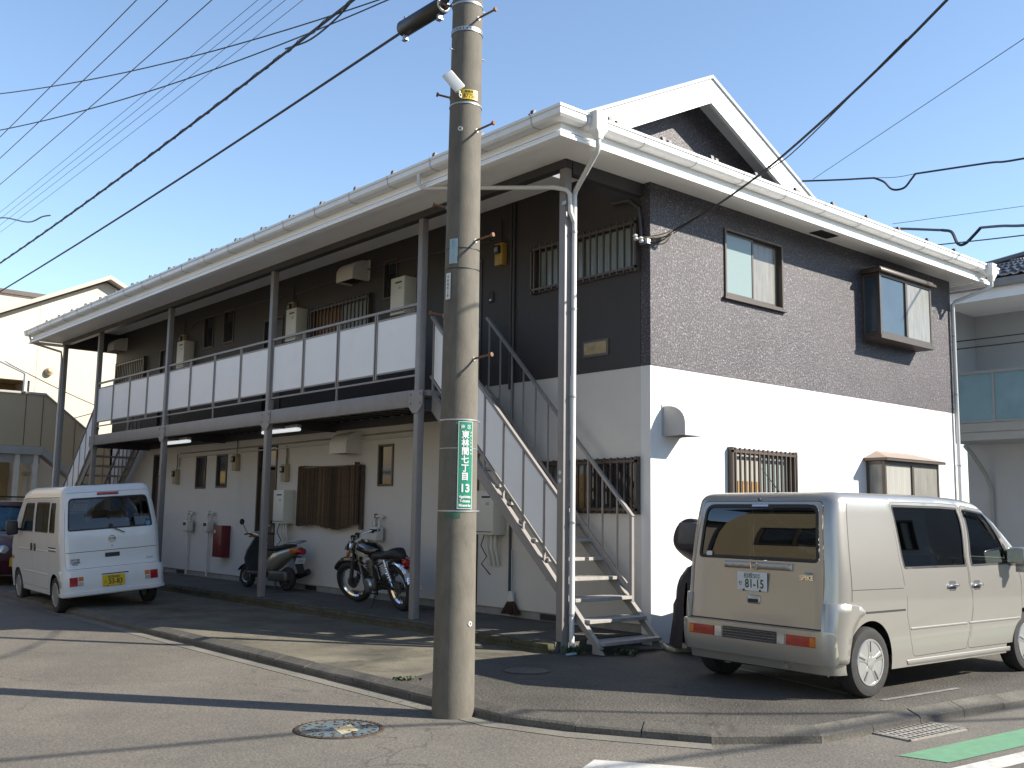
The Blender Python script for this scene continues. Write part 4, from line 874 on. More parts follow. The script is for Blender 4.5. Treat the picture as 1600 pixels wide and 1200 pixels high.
c.patch('B', [(.50, 1.135), (.57, 1.135), (.57, 1.175), (.50, 1.175)], 'sticker', 'sign_white', tg, off=.006, r=.015)
c.patch('B', [(-.09, 1.585), (.09, 1.585), (.09, 1.603), (-.09, 1.603)], 'brake_lamp', 'lamp_clear', tg, off=.005, r=.004)
MB().lathe([(.014, -.015), (.012, .0), (.001, .004)], axis=(-1, 0, 0), n=10, origin=(float(c.XR(1.63)) - .004, .02, 1.65)).build('washer_nozzle', 'black_plastic', tg)
bp = c.lump('B', [(-.80, .29), (.80, .29), (.80, .56), (-.80, .56)], 'bumper', 'silver_paint', sv, h=.045, r=.05)
for sgn in (-1, 1):
    tl = c.lump('B', [(sgn * .69, .425), (sgn * .69, .515), (sgn * .39, .515), (sgn * .39, .425)][::sgn], 'tail_light', 'lamp_red', sv, h=.052, r=.008)
    c.lump('B', [(sgn * .69, .43), (sgn * .69, .51), (sgn * .63, .51), (sgn * .63, .43)][::sgn], 'indicator', 'lamp_orange', tl, h=.054, r=.006); c.lump('B', [(sgn * .385, .425), (sgn * .385, .515), (sgn * .30, .515), (sgn * .30, .425)][::sgn], 'reverse_lamp', 'lamp_clear', tl, h=.053, r=.006)
for k in range(4): c.lump('B', [(-.29, .432 + k * .022), (.29, .432 + k * .022), (.29, .445 + k * .022), (-.29, .445 + k * .022)], 'trim_bar', 'chrome', bp, h=.052, r=.003)
c.patch('B', [(-.295, .425), (.295, .425), (.295, .52), (-.295, .52)], 'trim_panel', 'seat_grey', bp, off=.0475, r=.004)
c.seam('B', [(-.78, .57), (.78, .57)], sv, .012)
MB().box(.10, 3.85, -.70, .70, .19, .30).build('underbody', 'interior', sv); MB().box(.15, .75, -.6, .6, .30, .62).build('boot_floor', 'interior', sv); MB().box(2.75, 3.3, -.7, .7, .70, 1.0).build('dashboard', 'interior', sv, bevel=.04)
for x_ in (.509, 3.249): MB().cyl((x_, -.60, .2925), (x_, .60, .2925), .05, n=10).build('axle', 'interior', sv)
for x_, y_ in ((1.35, .35), (1.35, -.35), (2.35, .36), (2.35, -.36)): seat(sv, x_, y_, .42)
MB().lathe([(.19, -.012), (.19, .012), (.165, .012), (.165, -.012)], origin=(2.68, -.36, .98), axis=(-.9, 0, .45), n=24, closed=True).build('steering_wheel', 'black_plastic', sv, smooth=True)
MB().cyl((.02, -.36, .255), (.35, -.36, .26), .03, n=12, caps=False).build('exhaust', 'steel_bright', sv, smooth=True)
an = MB().cyl((.42, .0, 1.70), (.42, 0, 1.73), .03, .015, n=10).cyl((.42, 0, 1.73), (.20, .02, 1.93), .006, .002, n=6).build('antenna', 'black_plastic', sv)
c.seam('T', [(.45, -.66), (2.2, -.66)], sv, .012); c.seam('T', [(.45, .66), (2.2, .66)], sv, .012)
# ---------------------------------------------------------------- small white delivery van (left)
kv = thing('parked_van', 'small boxy white van with yellow number plate parked half on the kerb', 'van', (-3.358, 7.824, -.240), (math.radians(-4.93), 0, 1.516)); kv.rotation_mode = 'ZYX'
kv.rotation_mode = 'QUATERNION'
from mathutils import Quaternion
kv.rotation_quaternion = Quaternion((0, 0, 1), 1.516) @ Quaternion((1, 0, 0), -.086)
k = Car(kv, 3.395, 1.475, 1.90, .25,
        [(.2, .02), (.5, .0), (.62, .015), (.66, .04), (1.0, .05), (1.25, .075), (1.75, .20), (1.9, .27)],
        [(.2, 3.34), (.5, 3.395), (.85, 3.37), (1.05, 3.28), (1.25, 3.13), (1.6, 2.86), (1.8, 2.66), (1.9, 2.5)],
        [(.2, .98), (.5, 1.), (1.1, 1.0), (1.3, .985), (1.6, .94), (1.9, .875)], [(0, 1.88), (.4, 1.90), (2.2, 1.90), (2.8, 1.86), (3.4, 1.86)], (.10, .12, .12), 'white_paint', zb=1.2, arches=(.471, 2.861), archr=.315, wz=.27)
rdo = [(.80, 1.70), (1.72, 1.70), (1.72, .33), (.86, .33), (.80, .62)]; fdo = [(1.75, 1.70), (2.45, 1.68), (2.78, 1.22), (2.80, .95), (2.50, .55), (2.46, .33), (1.75, .33)]
mb = MB(); kl = {}
wq = [(.44, 1.20), (.76, 1.20), (.76, 1.66), (.48, 1.66)]; wr = [(.84, 1.20), (1.66, 1.20), (1.66, 1.67), (.84, 1.67)]; wf = [(1.80, 1.20), (2.66, 1.20), (2.38, 1.66), (1.80, 1.66)]
for face in 'RL':
    rd, fd, qw = k.loop(face, rdo, .03), k.loop(face, fdo, .05), k.loop(face, wq, .04); kl[face] = (rd, fd, qw); k.panel(face, k.outline(face), [rd, fd, qw], mb=mb)
kg = k.loop('B', [(-.68, .655), (.68, .655), (.685, 1.1), (.615, 1.80), (-.615, 1.80), (-.685, 1.1)], .05)
kw = k.loop('B', [(-.632, 1.225), (.632, 1.225), (.585, 1.715), (-.585, 1.715)], [.04, .04, .07, .07])
kf = k.loop('F', [(-.60, 1.13), (.60, 1.13), (.55, 1.74), (-.55, 1.74)], .06)
k.panel('B', k.outline('B'), [kg], mb=mb); k.panel('F', k.outline('F'), [kf], mb=mb); k.panel('T', k.outline('T'), mb=mb)
mb.build('body', 'white_paint', kv, smooth=True, ang=50)
for face in 'RL':
    rd, fd, qw = kl[face]; sgn = -1 if face == 'R' else 1
    rw, fw_ = k.loop(face, wr, .04), k.loop(face, wf, .04)
    d1 = k.panel(face, inset(rd, .004), [inset(rw, -.002)]).build('door', 'white_paint', kv, smooth=True, ang=50); d2 = k.panel(face, inset(fd, .004), [inset(fw_, -.002)]).build('door', 'white_paint', kv, smooth=True, ang=50)
    k.glass(face, rw, 'window', 'car_glass_mid', d1); k.glass(face, fw_, 'window', 'car_glass_mid', d2); k.glass(face, qw, 'window', 'car_glass_mid', kv)
    k.seam(face, [(1.25, 1.20), (1.25, 1.67)], d1, .02)
    for d, hx_ in ((d1, 1.64), (d2, 1.86)): k.lump(face, [(hx_ - .05, .90), (hx_ + .05, .90), (hx_ + .05, 1.02), (hx_ - .05, 1.02)], 'handle', 'black_plastic', d, h=.014, r=.01)
    k.patch(face, [(.36, .92), (.80, .92), (.80, .985), (.36, .985)], 'slide_rail', 'seal_dark', kv, off=.002, r=.005); k.lump(face, [(.36, .935), (.78, .935), (.78, .965), (.36, .965)], 'rail_cover', 'white_paint', kv, h=.012, r=.006)
    k.lump(face, [(.86, .905), (2.75, .905), (2.75, .925), (.86, .925)], 'crease', 'white_paint', kv, h=.006, r=.004); k.lump(face, [(.86, .55), (2.45, .55), (2.45, .57), (.86, .57)], 'crease', 'white_paint', kv, h=.006, r=.004)
    k.lump(face, [(.30, 1.735), (2.55, 1.715), (2.62, 1.735), (.30, 1.755)], 'drip_rail', 'white_paint', kv, h=.012, r=.004)
    mr = B(-.06, .06, -.09, .09, -.12, .12).build('mirror', 'black_plastic', kv, bevel=.035, seg=3); mr.location = (2.66, sgn * .86, 1.26)
    MB().cyl((2.66, sgn * .72, 1.22), (2.66, sgn * .80, 1.24), .02, n=8).build('mirror_arm', 'black_plastic', mr).location = (-2.66, -sgn * .86, -1.26)
    for ax in (.471, 2.861): car_wheel(kv, ax, sgn * .66, .27, .145, sgn, 'steel')
    k.lump(face, [(3.10, .72), (3.22, .72), (3.22, .78), (3.10, .78)], 'side_indicator', 'lamp_orange', kv, h=.01, r=.01)
k.patch('L', [(1.9, .80), (2.2, .80), (2.2, .86), (1.9, .86)], 'lettering', 'cover_blue', kv, off=.002, r=.004) if False else None
xf(text_mb('Vital 1', .10, ext=.0004), lambda x, y, z: (2.18 - x, .7385 + z, y + .82)).build('lettering', 'sign_blue', kv) if False else None
tg = k.panel('B', inset(kg, .005), [inset(kw, -.002)]).build('tailgate', 'white_paint', kv, smooth=True, ang=50)
k.glass('B', kw, 'rear_window', 'car_glass_mid', tg, rub=.022)
k.lump('B', [(-.16, 1.745), (.16, 1.745), (.16, 1.785), (-.16, 1.785)], 'brake_lamp', 'lamp_red', tg, h=.02, r=.008)
k.patch('B', [(-.11, .80), (.11, .80), (.11, .865), (-.11, .865)], 'handle', 'black_plastic', tg, off=.003, r=.012)
k.seam('B', [(-.67, .905), (.67, .905)], tg, .008)
xe = float(k.XR(1.06)) - .008
MB().lathe([(.052, 0), (.052, .008), (.040, .008), (.040, 0)], origin=(xe + .004, 0, 1.075), axis=(-1, 0, 0), n=24, closed=True).box(xe - .006, xe + .002, -.058, .058, 1.063, 1.088).build('emblem', 'chrome', tg)
MB().cyl((xe, 0, .965), (xe + .02, 0, .965), .010, n=8).build('lock', 'black_plastic', tg)
wp = MB().bar((float(k.XR(1.27)) - .02, .02, 1.26), (float(k.XR(1.13)) - .03, -.19, 1.155), .018, .014).cyl((.11, .0, 1.27), (.07, .0, 1.27), .03, n=10).build('wiper', 'black_plastic', tg)
xt = float(k.XR(.75)) - .004
for s_, z_, w_ in (('NV100', .795, 1.0), ('CLIPPER', .755, .9), ('4WD', .725, .8)): xf(text_mb(s_, .045, ext=.001, bold=.001), lambda x, y, z: (xt - z, .545 - x * w_, y + z_)).build('badge', 'ink_grey', tg)
xf(text_mb('GX', .05, ext=.001), lambda x, y, z: (xt - z, -.56 - x * 1.4, y + .735)).build('badge', 'decal_blue', tg)
k.patch('B', [(-.60, 1.235), (-.53, 1.235), (-.53, 1.30), (-.60, 1.30)], 'sticker', 'decal_blue', tg, off=.006, r=.03); k.patch('B', [(-.60, 1.305), (-.54, 1.305), (-.54, 1.33), (-.60, 1.33)], 'sticker', 'leaf', tg, off=.006, r=.01)
bp = k.lump('B', [(-.72, .285), (.72, .285), (.72, .635), (-.72, .635)], 'bumper', 'white_paint', kv, h=.055, r=.03)
k.lump('B', [(-.722, .27), (.722, .27), (.722, .335), (-.722, .335)], 'bumper_step', 'white_paint', bp, h=.075, r=.02)
for face in 'RL': k.lump(face, [(.02, .285), (.145, .285), (.15, .40), (.20, .56), (.20, .635), (.02, .635)], 'bumper_corner', 'white_paint', bp, h=.014, r=.02)
plate(kv, (-.062, 0.02, .455), 'sign_yellow', 'ink_black', '相模480', 'さ', '53-83', (0, 0, 0))
k.patch('B', [(-.21, .54), (.19, .54), (.19, .555), (-.21, .555)], 'plate_lamp', 'seal_dark', bp, off=.058, r=.004)
for sgn in (-1, 1):
    tl = k.lump('B', [(sgn * .645, .41), (sgn * .645, .545), (sgn * .53, .545), (sgn * .53, .41)][::sgn], 'tail_light', 'lamp_red', kv, h=.064, r=.01); k.lump('B', [(sgn * .528, .475), (sgn * .528, .545), (sgn * .45, .545), (sgn * .45, .475)][::sgn], 'indicator', 'lamp_orange', tl, h=.064, r=.006); k.lump('B', [(sgn * .528, .41), (sgn * .528, .472), (sgn * .45, .472), (sgn * .45, .41)][::sgn], 'reverse_lamp', 'lamp_clear', tl, h=.064, r=.006)
MB().box(.05, 3.2, -.62, .62, .24, .34).build('underbody', 'interior', kv); MB().box(2.5, 3.1, -.6, .6, .7, 1.1).build('dashboard', 'interior', kv, bevel=.04); MB().box(.12, 1.3, -.6, .6, .35, .62).build('cargo_floor', 'interior', kv)
for x_, y_ in ((2.2, .33), (2.2, -.33), (1.25, .3), (1.25, -.3)): seat(kv, x_, y_, .55)
MB().box(.25, .6, -.1, .42, .62, 1.28).build('luggage', 'interior', kv, bevel=.05)
for x_ in (.471, 2.861): MB().cyl((x_, -.52, .27), (x_, .52, .27), .05, n=10).build('axle', 'interior', kv)
# ---------------------------------------------------------------- maroon car (far left, facing the camera)
mv = thing('parked_car', 'dark maroon car with blue sunshade behind its windscreen, facing the white van', 'car', (-3.10, 16.35, LZ), (0, 0, math.radians(-90)))
a = Car(mv, 3.395, 1.475, 1.62, .22, [(.2, .03), (.6, 0), (1.0, .04), (1.62, .25)],
        [(.2, 3.34), (.45, 3.395), (.70, 3.37), (.85, 3.25), (.93, 2.95), (.99, 2.62), (1.3, 2.36), (1.5, 2.18), (1.62, 1.98)],
        [(.2, .97), (.5, 1.), (.95, 1.0), (1.2, .96), (1.62, .86)], [(0, 1.6), (.5, 1.62), (3.4, 1.60)], (.14, .14, .10), 'maroon_paint', zb=1.0, arches=(.55, 2.75), archr=.31, wz=.27)
mb = MB(); aw = a.loop('F', [(-.58, 1.01), (.58, 1.01), (.52, 1.52), (-.52, 1.52)], .05)
for face in 'RL': a.panel(face, a.outline(face), [a.loop(face, [(.5, 1.03), (1.5, 1.03), (1.5, 1.48), (.62, 1.48)], .05), a.loop(face, [(1.56, 1.03), (2.45, 1.03), (2.1, 1.47), (1.56, 1.48)], .05)], mb=mb)
a.panel('B', a.outline('B'), mb=mb); a.panel('F', a.outline('F'), [aw], mb=mb); a.panel('T', a.outline('T'), mb=mb); mb.build('body', 'maroon_paint', mv, smooth=True, ang=50)
for face in 'RL':
    sgn = -1 if face == 'R' else 1
    a.glass(face, a.loop(face, [(.5, 1.03), (1.5, 1.03), (1.5, 1.48), (.62, 1.48)], .05), 'window', 'car_glass_dark', mv); a.glass(face, a.loop(face, [(1.56, 1.03), (2.45, 1.03), (2.1, 1.47), (1.56, 1.48)], .05), 'window', 'car_glass_mid', mv)
    for ax in (.55, 2.75): car_wheel(mv, ax, sgn * .66, .27, .155, sgn)
    MB().tube([(.7, sgn * .56, 1.60), (.75, sgn * .56, 1.68), (2.0, sgn * .55, 1.68), (2.05, sgn * .55, 1.60)], .018, 8).build('roof_rail', 'black_plastic', mv, smooth=True)
    MB().lathe([(.105, -.05), (.105, .015), (.085, .03), (.03, .045), (.001, .048)], origin=(3.33, sgn * .54, .66), axis=(1, 0, .12), n=24).build('headlight', 'lamp_clear', mv, smooth=True)
    mr = B(-.05, .05, -.08, .08, -.06, .06).build('mirror', 'maroon_paint', mv, bevel=.03); mr.location = (2.42, sgn * .80, 1.06)
a.glass('F', aw, 'windscreen', 'car_glass', mv, rub=.025); a.panel('F', inset(aw, .03), off=-.035).build('sunshade', 'sunshade', mv, smooth=True, fix=False)
a.lump('F', [(-.70, .26), (.70, .26), (.70, .48), (-.70, .48)], 'bumper', 'maroon_paint', mv, h=.05, r=.04); a.patch('F', [(-.40, .56), (.40, .56), (.40, .68), (-.40, .68)], 'grille', 'black_plastic', mv, off=.006)
e = plate(mv, (3.46, .0, .40), 'sign_yellow', 'ink_black', '', '', '', (0, 0, math.pi)) if False else B(3.44, 3.45, -.44, -.11, .37, .535).build('number_plate', 'sign_yellow', mv)
for zz in (1.70,): MB().box(.95, 1.0, -.56, .56, 1.685, 1.71).box(1.7, 1.75, -.55, .55, 1.685, 1.71).build('roof_bar', 'black_plastic', mv)
MB().box(.1, 3.2, -.6, .6, .2, .3).build('underbody', 'interior', mv); MB().box(2.2, 2.8, -.55, .55, .7, .98).build('dashboard', 'interior', mv)
# ================================================================== utility pole with its fittings
POX, POY = -4.055, -1.50
pole = thing('utility_pole', 'round grey concrete utility pole standing at the street corner by the kerb', 'utility pole', (POX, POY, RZ))
prad = lambda z: .168 - .0067 * (z - RZ)      # world z -> radius
pm = MB().lathe([(prad(z), z - RZ) for z in np.linspace(RZ - .3, 10.2, 40)] + [(.001, 10.2 - RZ)], n=36).build('shaft', 'pole_concrete', pole, smooth=True)
def on_pole(az, z, r=0):      # az measured from world -Y towards +X
    rr_ = prad(z) + r; return Vector((math.sin(az) * rr_, -math.cos(az) * rr_, z - RZ))
AZC = math.atan2(-9.144 - POX, -(-8.042 - POY))   # towards the camera side
for z, az in ((5.47, .16), (4.47, .14), (3.52, .16), (2.53, .16), (4.78, -2.1), (3.82, -2.15), (2.90, -2.15), (6.5, .16), (5.6, -2.1)):
    a = on_pole(az, z, -.02); b = on_pole(az, z, .18 if az > 0 else .10) + Vector((0, 0, .02)); st = MB().cyl(a, b, .009, n=8).cyl(b, b + (b - a).normalized() * .018, .019, n=8).build('step_bolt', 'rust', pole)
    d = (b - a).normalized(); MB().cyl(on_pole(az, z, -.002), on_pole(az, z, .006), .018, n=10).build('collar', 'galvanised', st)
def band(z, h=.016, t=.004, m='galvanised', holes=False):
    r = prad(z) + .001; o = MB().lathe([(r, z - RZ - h / 2), (r + t, z - RZ - h / 2), (r + t, z - RZ + h / 2), (r, z - RZ + h / 2)], n=36, closed=True).build('band', m, pole, smooth=True, ang=30)
    if holes:
        for i in range(28):
            a = 2 * math.pi * i / 28; p = on_pole(a, z, .0045); q_ = on_pole(a, z, .006); MB().cyl(p, q_, .007, n=6).build('slot', 'seal_dark', o)
    return o
band(5.36, .035, .005, holes=True); band(5.60, .02); band(2.03, .012); band(1.30, .012); band(4.70, .014); band(3.45, .006, .003, 'cable_black'); band(3.28, .006, .003, 'cable_black'); band(1.80, .006, .002)
for az, z in ((-1.55, 5.18), (1.45, 5.18), (1.45, 2.03), (1.45, 1.30), (1.5, 5.62)):
    a = on_pole(az, z, -.005); b = on_pole(az, z, .05); MB().cyl(a, b, .008, n=6).build('band_bolt', 'galvanised', pole)
for az, z in ((AZC - .3, 4.47), (.15, .42)):
    MB().lathe([(.010, 0), (.020, 0), (.020, .008), (.010, .008)], origin=on_pole(az, z, -.002), axis=on_pole(az, z) - Vector((0, 0, z - RZ)), n=14, closed=True).build('insert_ring', 'sign_white', pole)
def bent(mb, az0, z0, r):     # bend a flat x-y drawing (x right, y up) round the pole
    return xf(mb, lambda x, y, z: on_pole(az0 + x / (prad(z0) + r), z0 + y, r + z))
def bent_plate(az, z, w, h, r, th, m, name, parent, n=10, rc=.008):
    vs = []; fs = []
    for t in (0, th):
        for j in (0, 1):
            for i in range(n + 1): vs.append(on_pole(az + (i / n - .5) * w / (prad(z) + r), z + (j - .5) * h, r + t))
    N = n + 1
    for i in range(n): fs += [(i, N + i, N + i + 1, i + 1), (2 * N + i, 2 * N + i + 1, 3 * N + i + 1, 3 * N + i), (i, i + 1, 2 * N + i + 1, 2 * N + i), (N + i, 3 * N + i, 3 * N + i + 1, N + i + 1)]
    fs += [(0, 2 * N, 3 * N, N), (n, N + n, 3 * N + n, 2 * N + n)]
    return MB().add(vs, fs).build(name, m, parent, smooth=True, ang=40)
# green address plate
AZ = -.30
sgn_ = thing('address_sign', 'tall green address plate with white lettering strapped to the concrete pole', 'sign', (POX, POY, RZ))
bent_plate(AZ, 1.665, .128, .70, .008, .004, 'sign_green', 'plate', sgn_, n=24); 
for dx in (-.0618, .0618): bent_plate(AZ + dx / .17, 1.665, .004, .69, .0125, .0015, 'sign_white', 'border', sgn_, n=1)
for dz in (-.347, .347): bent_plate(AZ, 1.665 + dz, .126, .004, .0125, .0015, 'sign_white', 'border', sgn_, n=8)
def sign_text(body, size, dx, z, bold=.0015, sx=1.): bent(text_mb(body, size, .0006, bold=bold, sx=sx), AZ + dx / .175, z, .0145).build('lettering', 'sign_white', sgn_)
sign_text('南', .036, -.028, 1.968, .0004); sign_text('区', .036, .028, 1.968, .0004)
for i, ch in enumerate('東林間七丁目'): sign_text(ch, .066, -.004, 1.905 - i * .067, .002)
for i, ch in enumerate('ひがしりんかん'): sign_text(ch, .018, .048, 1.925 - i * .028, .0006)
sign_text('13', .088, -.002, 1.478, .0025)
for i, s_ in enumerate(('Higashirinkan', '7-chome', 'Minami-ku')): sign_text(s_, .030, 0, 1.412 - i * .034, .0012, .62 if i == 0 else .82)
bent_plate(AZ - .62, 1.268, .13, .045, .001, .001, 'sign_green_old', 'stripe', pole)
# yellow number tag
yt = thing('pole_tag', 'small yellow number tag wrapped round the upper part of the concrete pole', 'sign', (POX, POY, RZ))
bent_plate(-.42, 4.77, .150, .085, .006, .002, 'sign_yellow', 'plate', yt); bent(text_mb('相模原', .026, .0005), -.46, 4.792, .009).build('lettering', 'ink_black', yt); bent(text_mb('87756', .052, .0005, sx=.85), -.42, 4.755, .009).build('lettering', 'ink_black', yt)
# white antenna box
ab = thing('antenna_box', 'small white rounded device tilted out from the left of the pole', 'antenna', (POX, POY, RZ))
q_ = on_pole(-1.05, 4.78, .02); d_ = on_pole(-1.25, 4.78, .2) - on_pole(-1.25, 4.78, 0); d_.normalize()
bx_ = B(-.05, .05, -.014, .014, -.11, .11).build('case', 'pvc_white', ab, bevel=.02, seg=3); bx_.location = q_ + Vector((-.075, -.02, .07)); bx_.rotation_euler = (math.radians(-18), math.radians(-36), math.radians(-41))
MB().cyl(q_, q_ + Vector((-.03, -.01, .0)), .02, n=10).build('bracket', 'galvanised', ab)
MB().lathe([(.012, -.004), (.022, -.004), (.022, .004), (.012, .004)], origin=q_ + Vector((.0, -.02, -.03)), axis=(.3, -1, 0), n=14, closed=True).build('bracket_ring', 'galvanised', ab)
# two paper-thin plates
for (az, z, w, h, m, lab, tilt) in ((-1.20, 3.42, .075, .21, 'sign_blue', 'pale blue narrow plate tilted on the concrete pole', .14), (-1.50, 3.13, .055, .22, 'sign_white', 'narrow white plate with black lettering on the concrete pole', 0)):
    t = thing('pole_plate', lab, 'sign', (POX, POY, RZ)); pl_ = bent_plate(az, z, w, h, .006, .002, m, 'plate', t)
    if tilt: pl_.v if False else None
    for i, ch in enumerate('平和電気工事' if m == 'sign_white' else '北五一一〇'): bent(text_mb(ch, .026, .0004), az, z + .075 - i * .031, .0085).build('lettering', 'ink_black' if m == 'sign_white' else 'decal_blue', t)
# pole top hardware: cross-arms and insulators (above the frame)
for z in (8.45, 7.05):
    ca = MB().box(-.95, .95, -.04, .04, z - RZ - .04, z - RZ + .04).build('cross_arm', 'galvanised', pole)
    for x in ((-.85, -.45, .85) if z > 8 else (-.6, -.2, .2, .6)): MB().lathe([(.03, 0), (.05, .03), (.03, .06), (.05, .09), (.02, .12)], origin=(x, 0, z - RZ + .04), n=12).build('insulator', 'sign_white', ca, smooth=True)
# ================================================================== overhead cables (each one a thing)
def cable(pts, r, label, m='cable_black', group=None, n=5, name='overhead_cable'):
    if len(pts) < 12: pts = smooth_pts(pts)
    return tag(MB().tube(pts, r, n).build(name, m, None, smooth=True), label, 'cable', group)
P0 = lambda x, z, y=POY: (x, y, z)
for i, x in enumerate((-4.35, -4.02, -3.55)):
    cable(sag((x, POY, 8.57), (x + .0, 34, 8.57 + .05), .25), .008, ('high thin power line, topmost left of three running up the street', 'high thin power line, middle of three running up the street', 'high thin power line, lowest right of three running up the street')[i], 'cable_grey')
for i, x in enumerate((-4.22, -4.10, -3.98, -3.83)):
    cable(sag((x, POY, 7.17), (x, 38, 7.2), .30), .0035, 'hair-thin wire in the faint bundle below the power lines, ' + ('uppermost of the four', 'second from the top', 'third from the top', 'lowest of the four')[i], 'cable_grey', 'faint bundle of thin wires')
tw = sag((POX, POY + .15, 6.52), (-4.0, 32, 6.4), .45, 60)
cable(tw, .016, 'thick wrapped cable running diagonally across the sky to the far left', 'cable_grey')
hl = MB()
sp = []
for i in range(360):
    t = i / 359 * 59; j = min(int(t), 58); p = tw[j].lerp(tw[j + 1], t - j); sp.append(p + Vector((.022 * math.cos(i * 1.1), 0, .022 * math.sin(i * 1.1))))
cable(sp, .004, 'thin lashing wire wound round the thick diagonal cable', 'cable_grey', n=4)
cable([(-3.97, -1.3, 6.75), (-3.97, -.2, 6.72), (-4.0, .35, 6.52), (-4.0, .8, 6.40), (-4.0, 1.35, 6.36), (-4.0, 1.9, 6.45)], .010, 'loose cable tail hanging beside the thick wrapped cable near the pole', 'cable_grey')
cable(sag((-4.0, -.42, 5.80), (-4.0, 36, 5.75), .35), .014, 'straight cable leaving the black splice case towards the far left', 'cable_grey')
cl = thing('splice_case', 'black cylindrical splice case hanging on the cable left of the pole', 'splice case', (-4.0, -.75, 5.82))
MB().lathe([(.02, -.37), (.06, -.33), (.075, -.31), (.078, .30), (.06, .33), (.02, .37)], axis=(0, 1, 0), n=16).build('case', 'black_plastic', cl, smooth=True)
MB().lathe([(.001, -.345), (.062, -.335), (.070, -.315)], axis=(0, 1, 0), n=16).build('end_cap', 'sign_white', cl, smooth=True)
for y_ in (-.27, .27): MB().box(-.02, .02, y_ - .015, y_ + .015, -.12, -.07).box(-.02, .02, y_ - .03, y_ + .03, -.125, -.118).build('bracket', 'galvanised', cl); MB().cyl((0, y_, .07), (0, y_, .11), .02, n=8).build('clamp', 'galvanised', cl)
cable([(-4.0, -1.12, 5.83), (-4.02, -1.25, 5.95), (-4.04, -1.34, 6.05)], .022, 'short thick cable joining the black splice case to the pole')
cable([(-4.0, -1.05, 5.76), (-3.99, -1.20, 5.80), (-4.0, -1.28, 5.98), (-4.03, -1.33, 6.05)], .005, 'thin looped wire between the splice case and the pole')
cable(sag((-5.6, 13.6, 9.02), (-.9, -.9, 8.36), .55, 30), .010, 'upper twisted service wire crossing the sky at a shallow slope', 'cable_grey')
cable(sag((-5.5, 13.6, 8.20), (-1.0, -.5, 8.58), .55, 30), .010, 'lower twisted service wire crossing the sky at a shallow slope', 'cable_grey')
cable([(-3.95, 16, 7.35), (-4.09, 13.28, 6.93), (-4.1, 11.3, 6.42), (-4.05, 10.6, 6.38), (-4.0, 10.3, 6.35)], .013, 'short drooping cable at the left edge joining the wrapped cable', 'cable_grey')
cable(sag((-2.6, 18.1, 4.75), (2.5, 22.9, 3.95), .1), .012, 'thin cable strung across the beige neighbour behind the posts')
# service drop to the near corner
dp = [(.02, -.06, 4.70), (.29, -.02 - .10, 4.77), (-.10, -1.20, 4.83), (-.74, -2.61, 4.97), (-1.65, -4.55, 5.35), (-2.7, -6.7, 6.0), (-4.2, -9.6, 7.0), (-6.5, -14, 8.6)]
cable([Vector(p) for p in dp[1:]], .0125, 'thick black service cable dropping from the upper right to the building corner')
cable([(.29, -.13, 4.74), (-.45, -1.95, 4.86), (-.74, -2.61, 4.92), (-1.45, -4.1, 5.25)], .006, 'thinner black wire slung under the service cable at the corner')
ws = thing('cable_anchor', 'tangle of black and tan wire ends anchored at the upper corner of the facade', 'cable fitting', (0, 0, 4.6))
random.seed(5)
for i in range(7):
    e0 = Vector((.26 + random.uniform(-.02, .02), -.12, .16 + random.uniform(-.03, .02))); e2 = Vector((-.06 - random.uniform(0, .08), .06, random.uniform(-.06, .05))); md = Vector((.10 + random.uniform(-.04, .12), -.10 - random.uniform(0, .05), -.14 + i * .04))
    pts = [e0.lerp(md, t) .lerp(md.lerp(e2, t), t) for t in np.linspace(0, 1, 9)]; MB().tube(pts, .009, 6).build('wire', ('cable_black', 'beige_plastic', 'cable_black', 'cable_grey')[i % 4], ws, smooth=True)
MB().box(-.07, -.01, -.02, .05, -.03, .03).build('bracket', 'galvanised', ws)
for i in range(2): MB().lathe([(.02, 0), (.035, .02), (.02, .04), (.035, .06), (.012, .08)], origin=(-.09, .05 + .09 * i, -.02 + .05 * i), axis=(-.4, 0, 1), n=10).build('insulator', 'sign_white', ws, smooth=True)
MB().tube([(-.04, .10, .0), (-.04, .12, .25), (-.05, .14, .45), (-.04, .30, .58), (-.04, .6, .60)], .022, 8).build('conduit', 'steel_dark', ws, smooth=True)
# cables behind the roof on the right
cable([(6.6, 9.3, 9.0), (9.42, 3.99, 8.53), (9.30, 2.2, 8.13)], .020, 'thick cable over the roof ridge, left of its hanging joint'); cable([(9.44, 1.4, 8.05), (9.2, -.1, 7.82), (9.01, -.83, 7.67), (8.4, -4, 7.3)], .020, 'thick cable over the roof, right of its hanging joint')
cable([(9.30, 2.2, 8.13), (9.36, 1.75, 8.05), (9.44, 1.4, 8.05)], .006, 'thin messenger wire bridging the hanging cable joint')
cable([(9.30, 2.2, 8.13), (9.32, 2.0, 8.0), (9.36, 1.85, 7.82), (9.38, 1.62, 7.80), (9.42, 1.48, 7.95), (9.44, 1.4, 8.05)], .022, 'looped cable joint hanging over the right of the roof')
cable([(13.3, 4.6, 8.3), (12.82, 3.8, 8.11), (12.3, 2.3, 7.66)], .030, 'thick grey cable low over the right end of the roof', 'cable_grey'); cable([(12.1, 1.35, 7.48), (11.6, .7, 7.28), (11.15, .08, 7.07), (10.0, -1.6, 6.6)], .030, 'thick grey cable leaving the right edge of the picture', 'cable_grey')
cable([(12.3, 2.3, 7.66), (12.25, 2.05, 7.55), (12.2, 1.9, 7.25), (12.16, 1.72, 7.22), (12.12, 1.5, 7.36), (12.1, 1.35, 7.48)], .034, 'drooping black cable joint above the neighbour at the right edge')
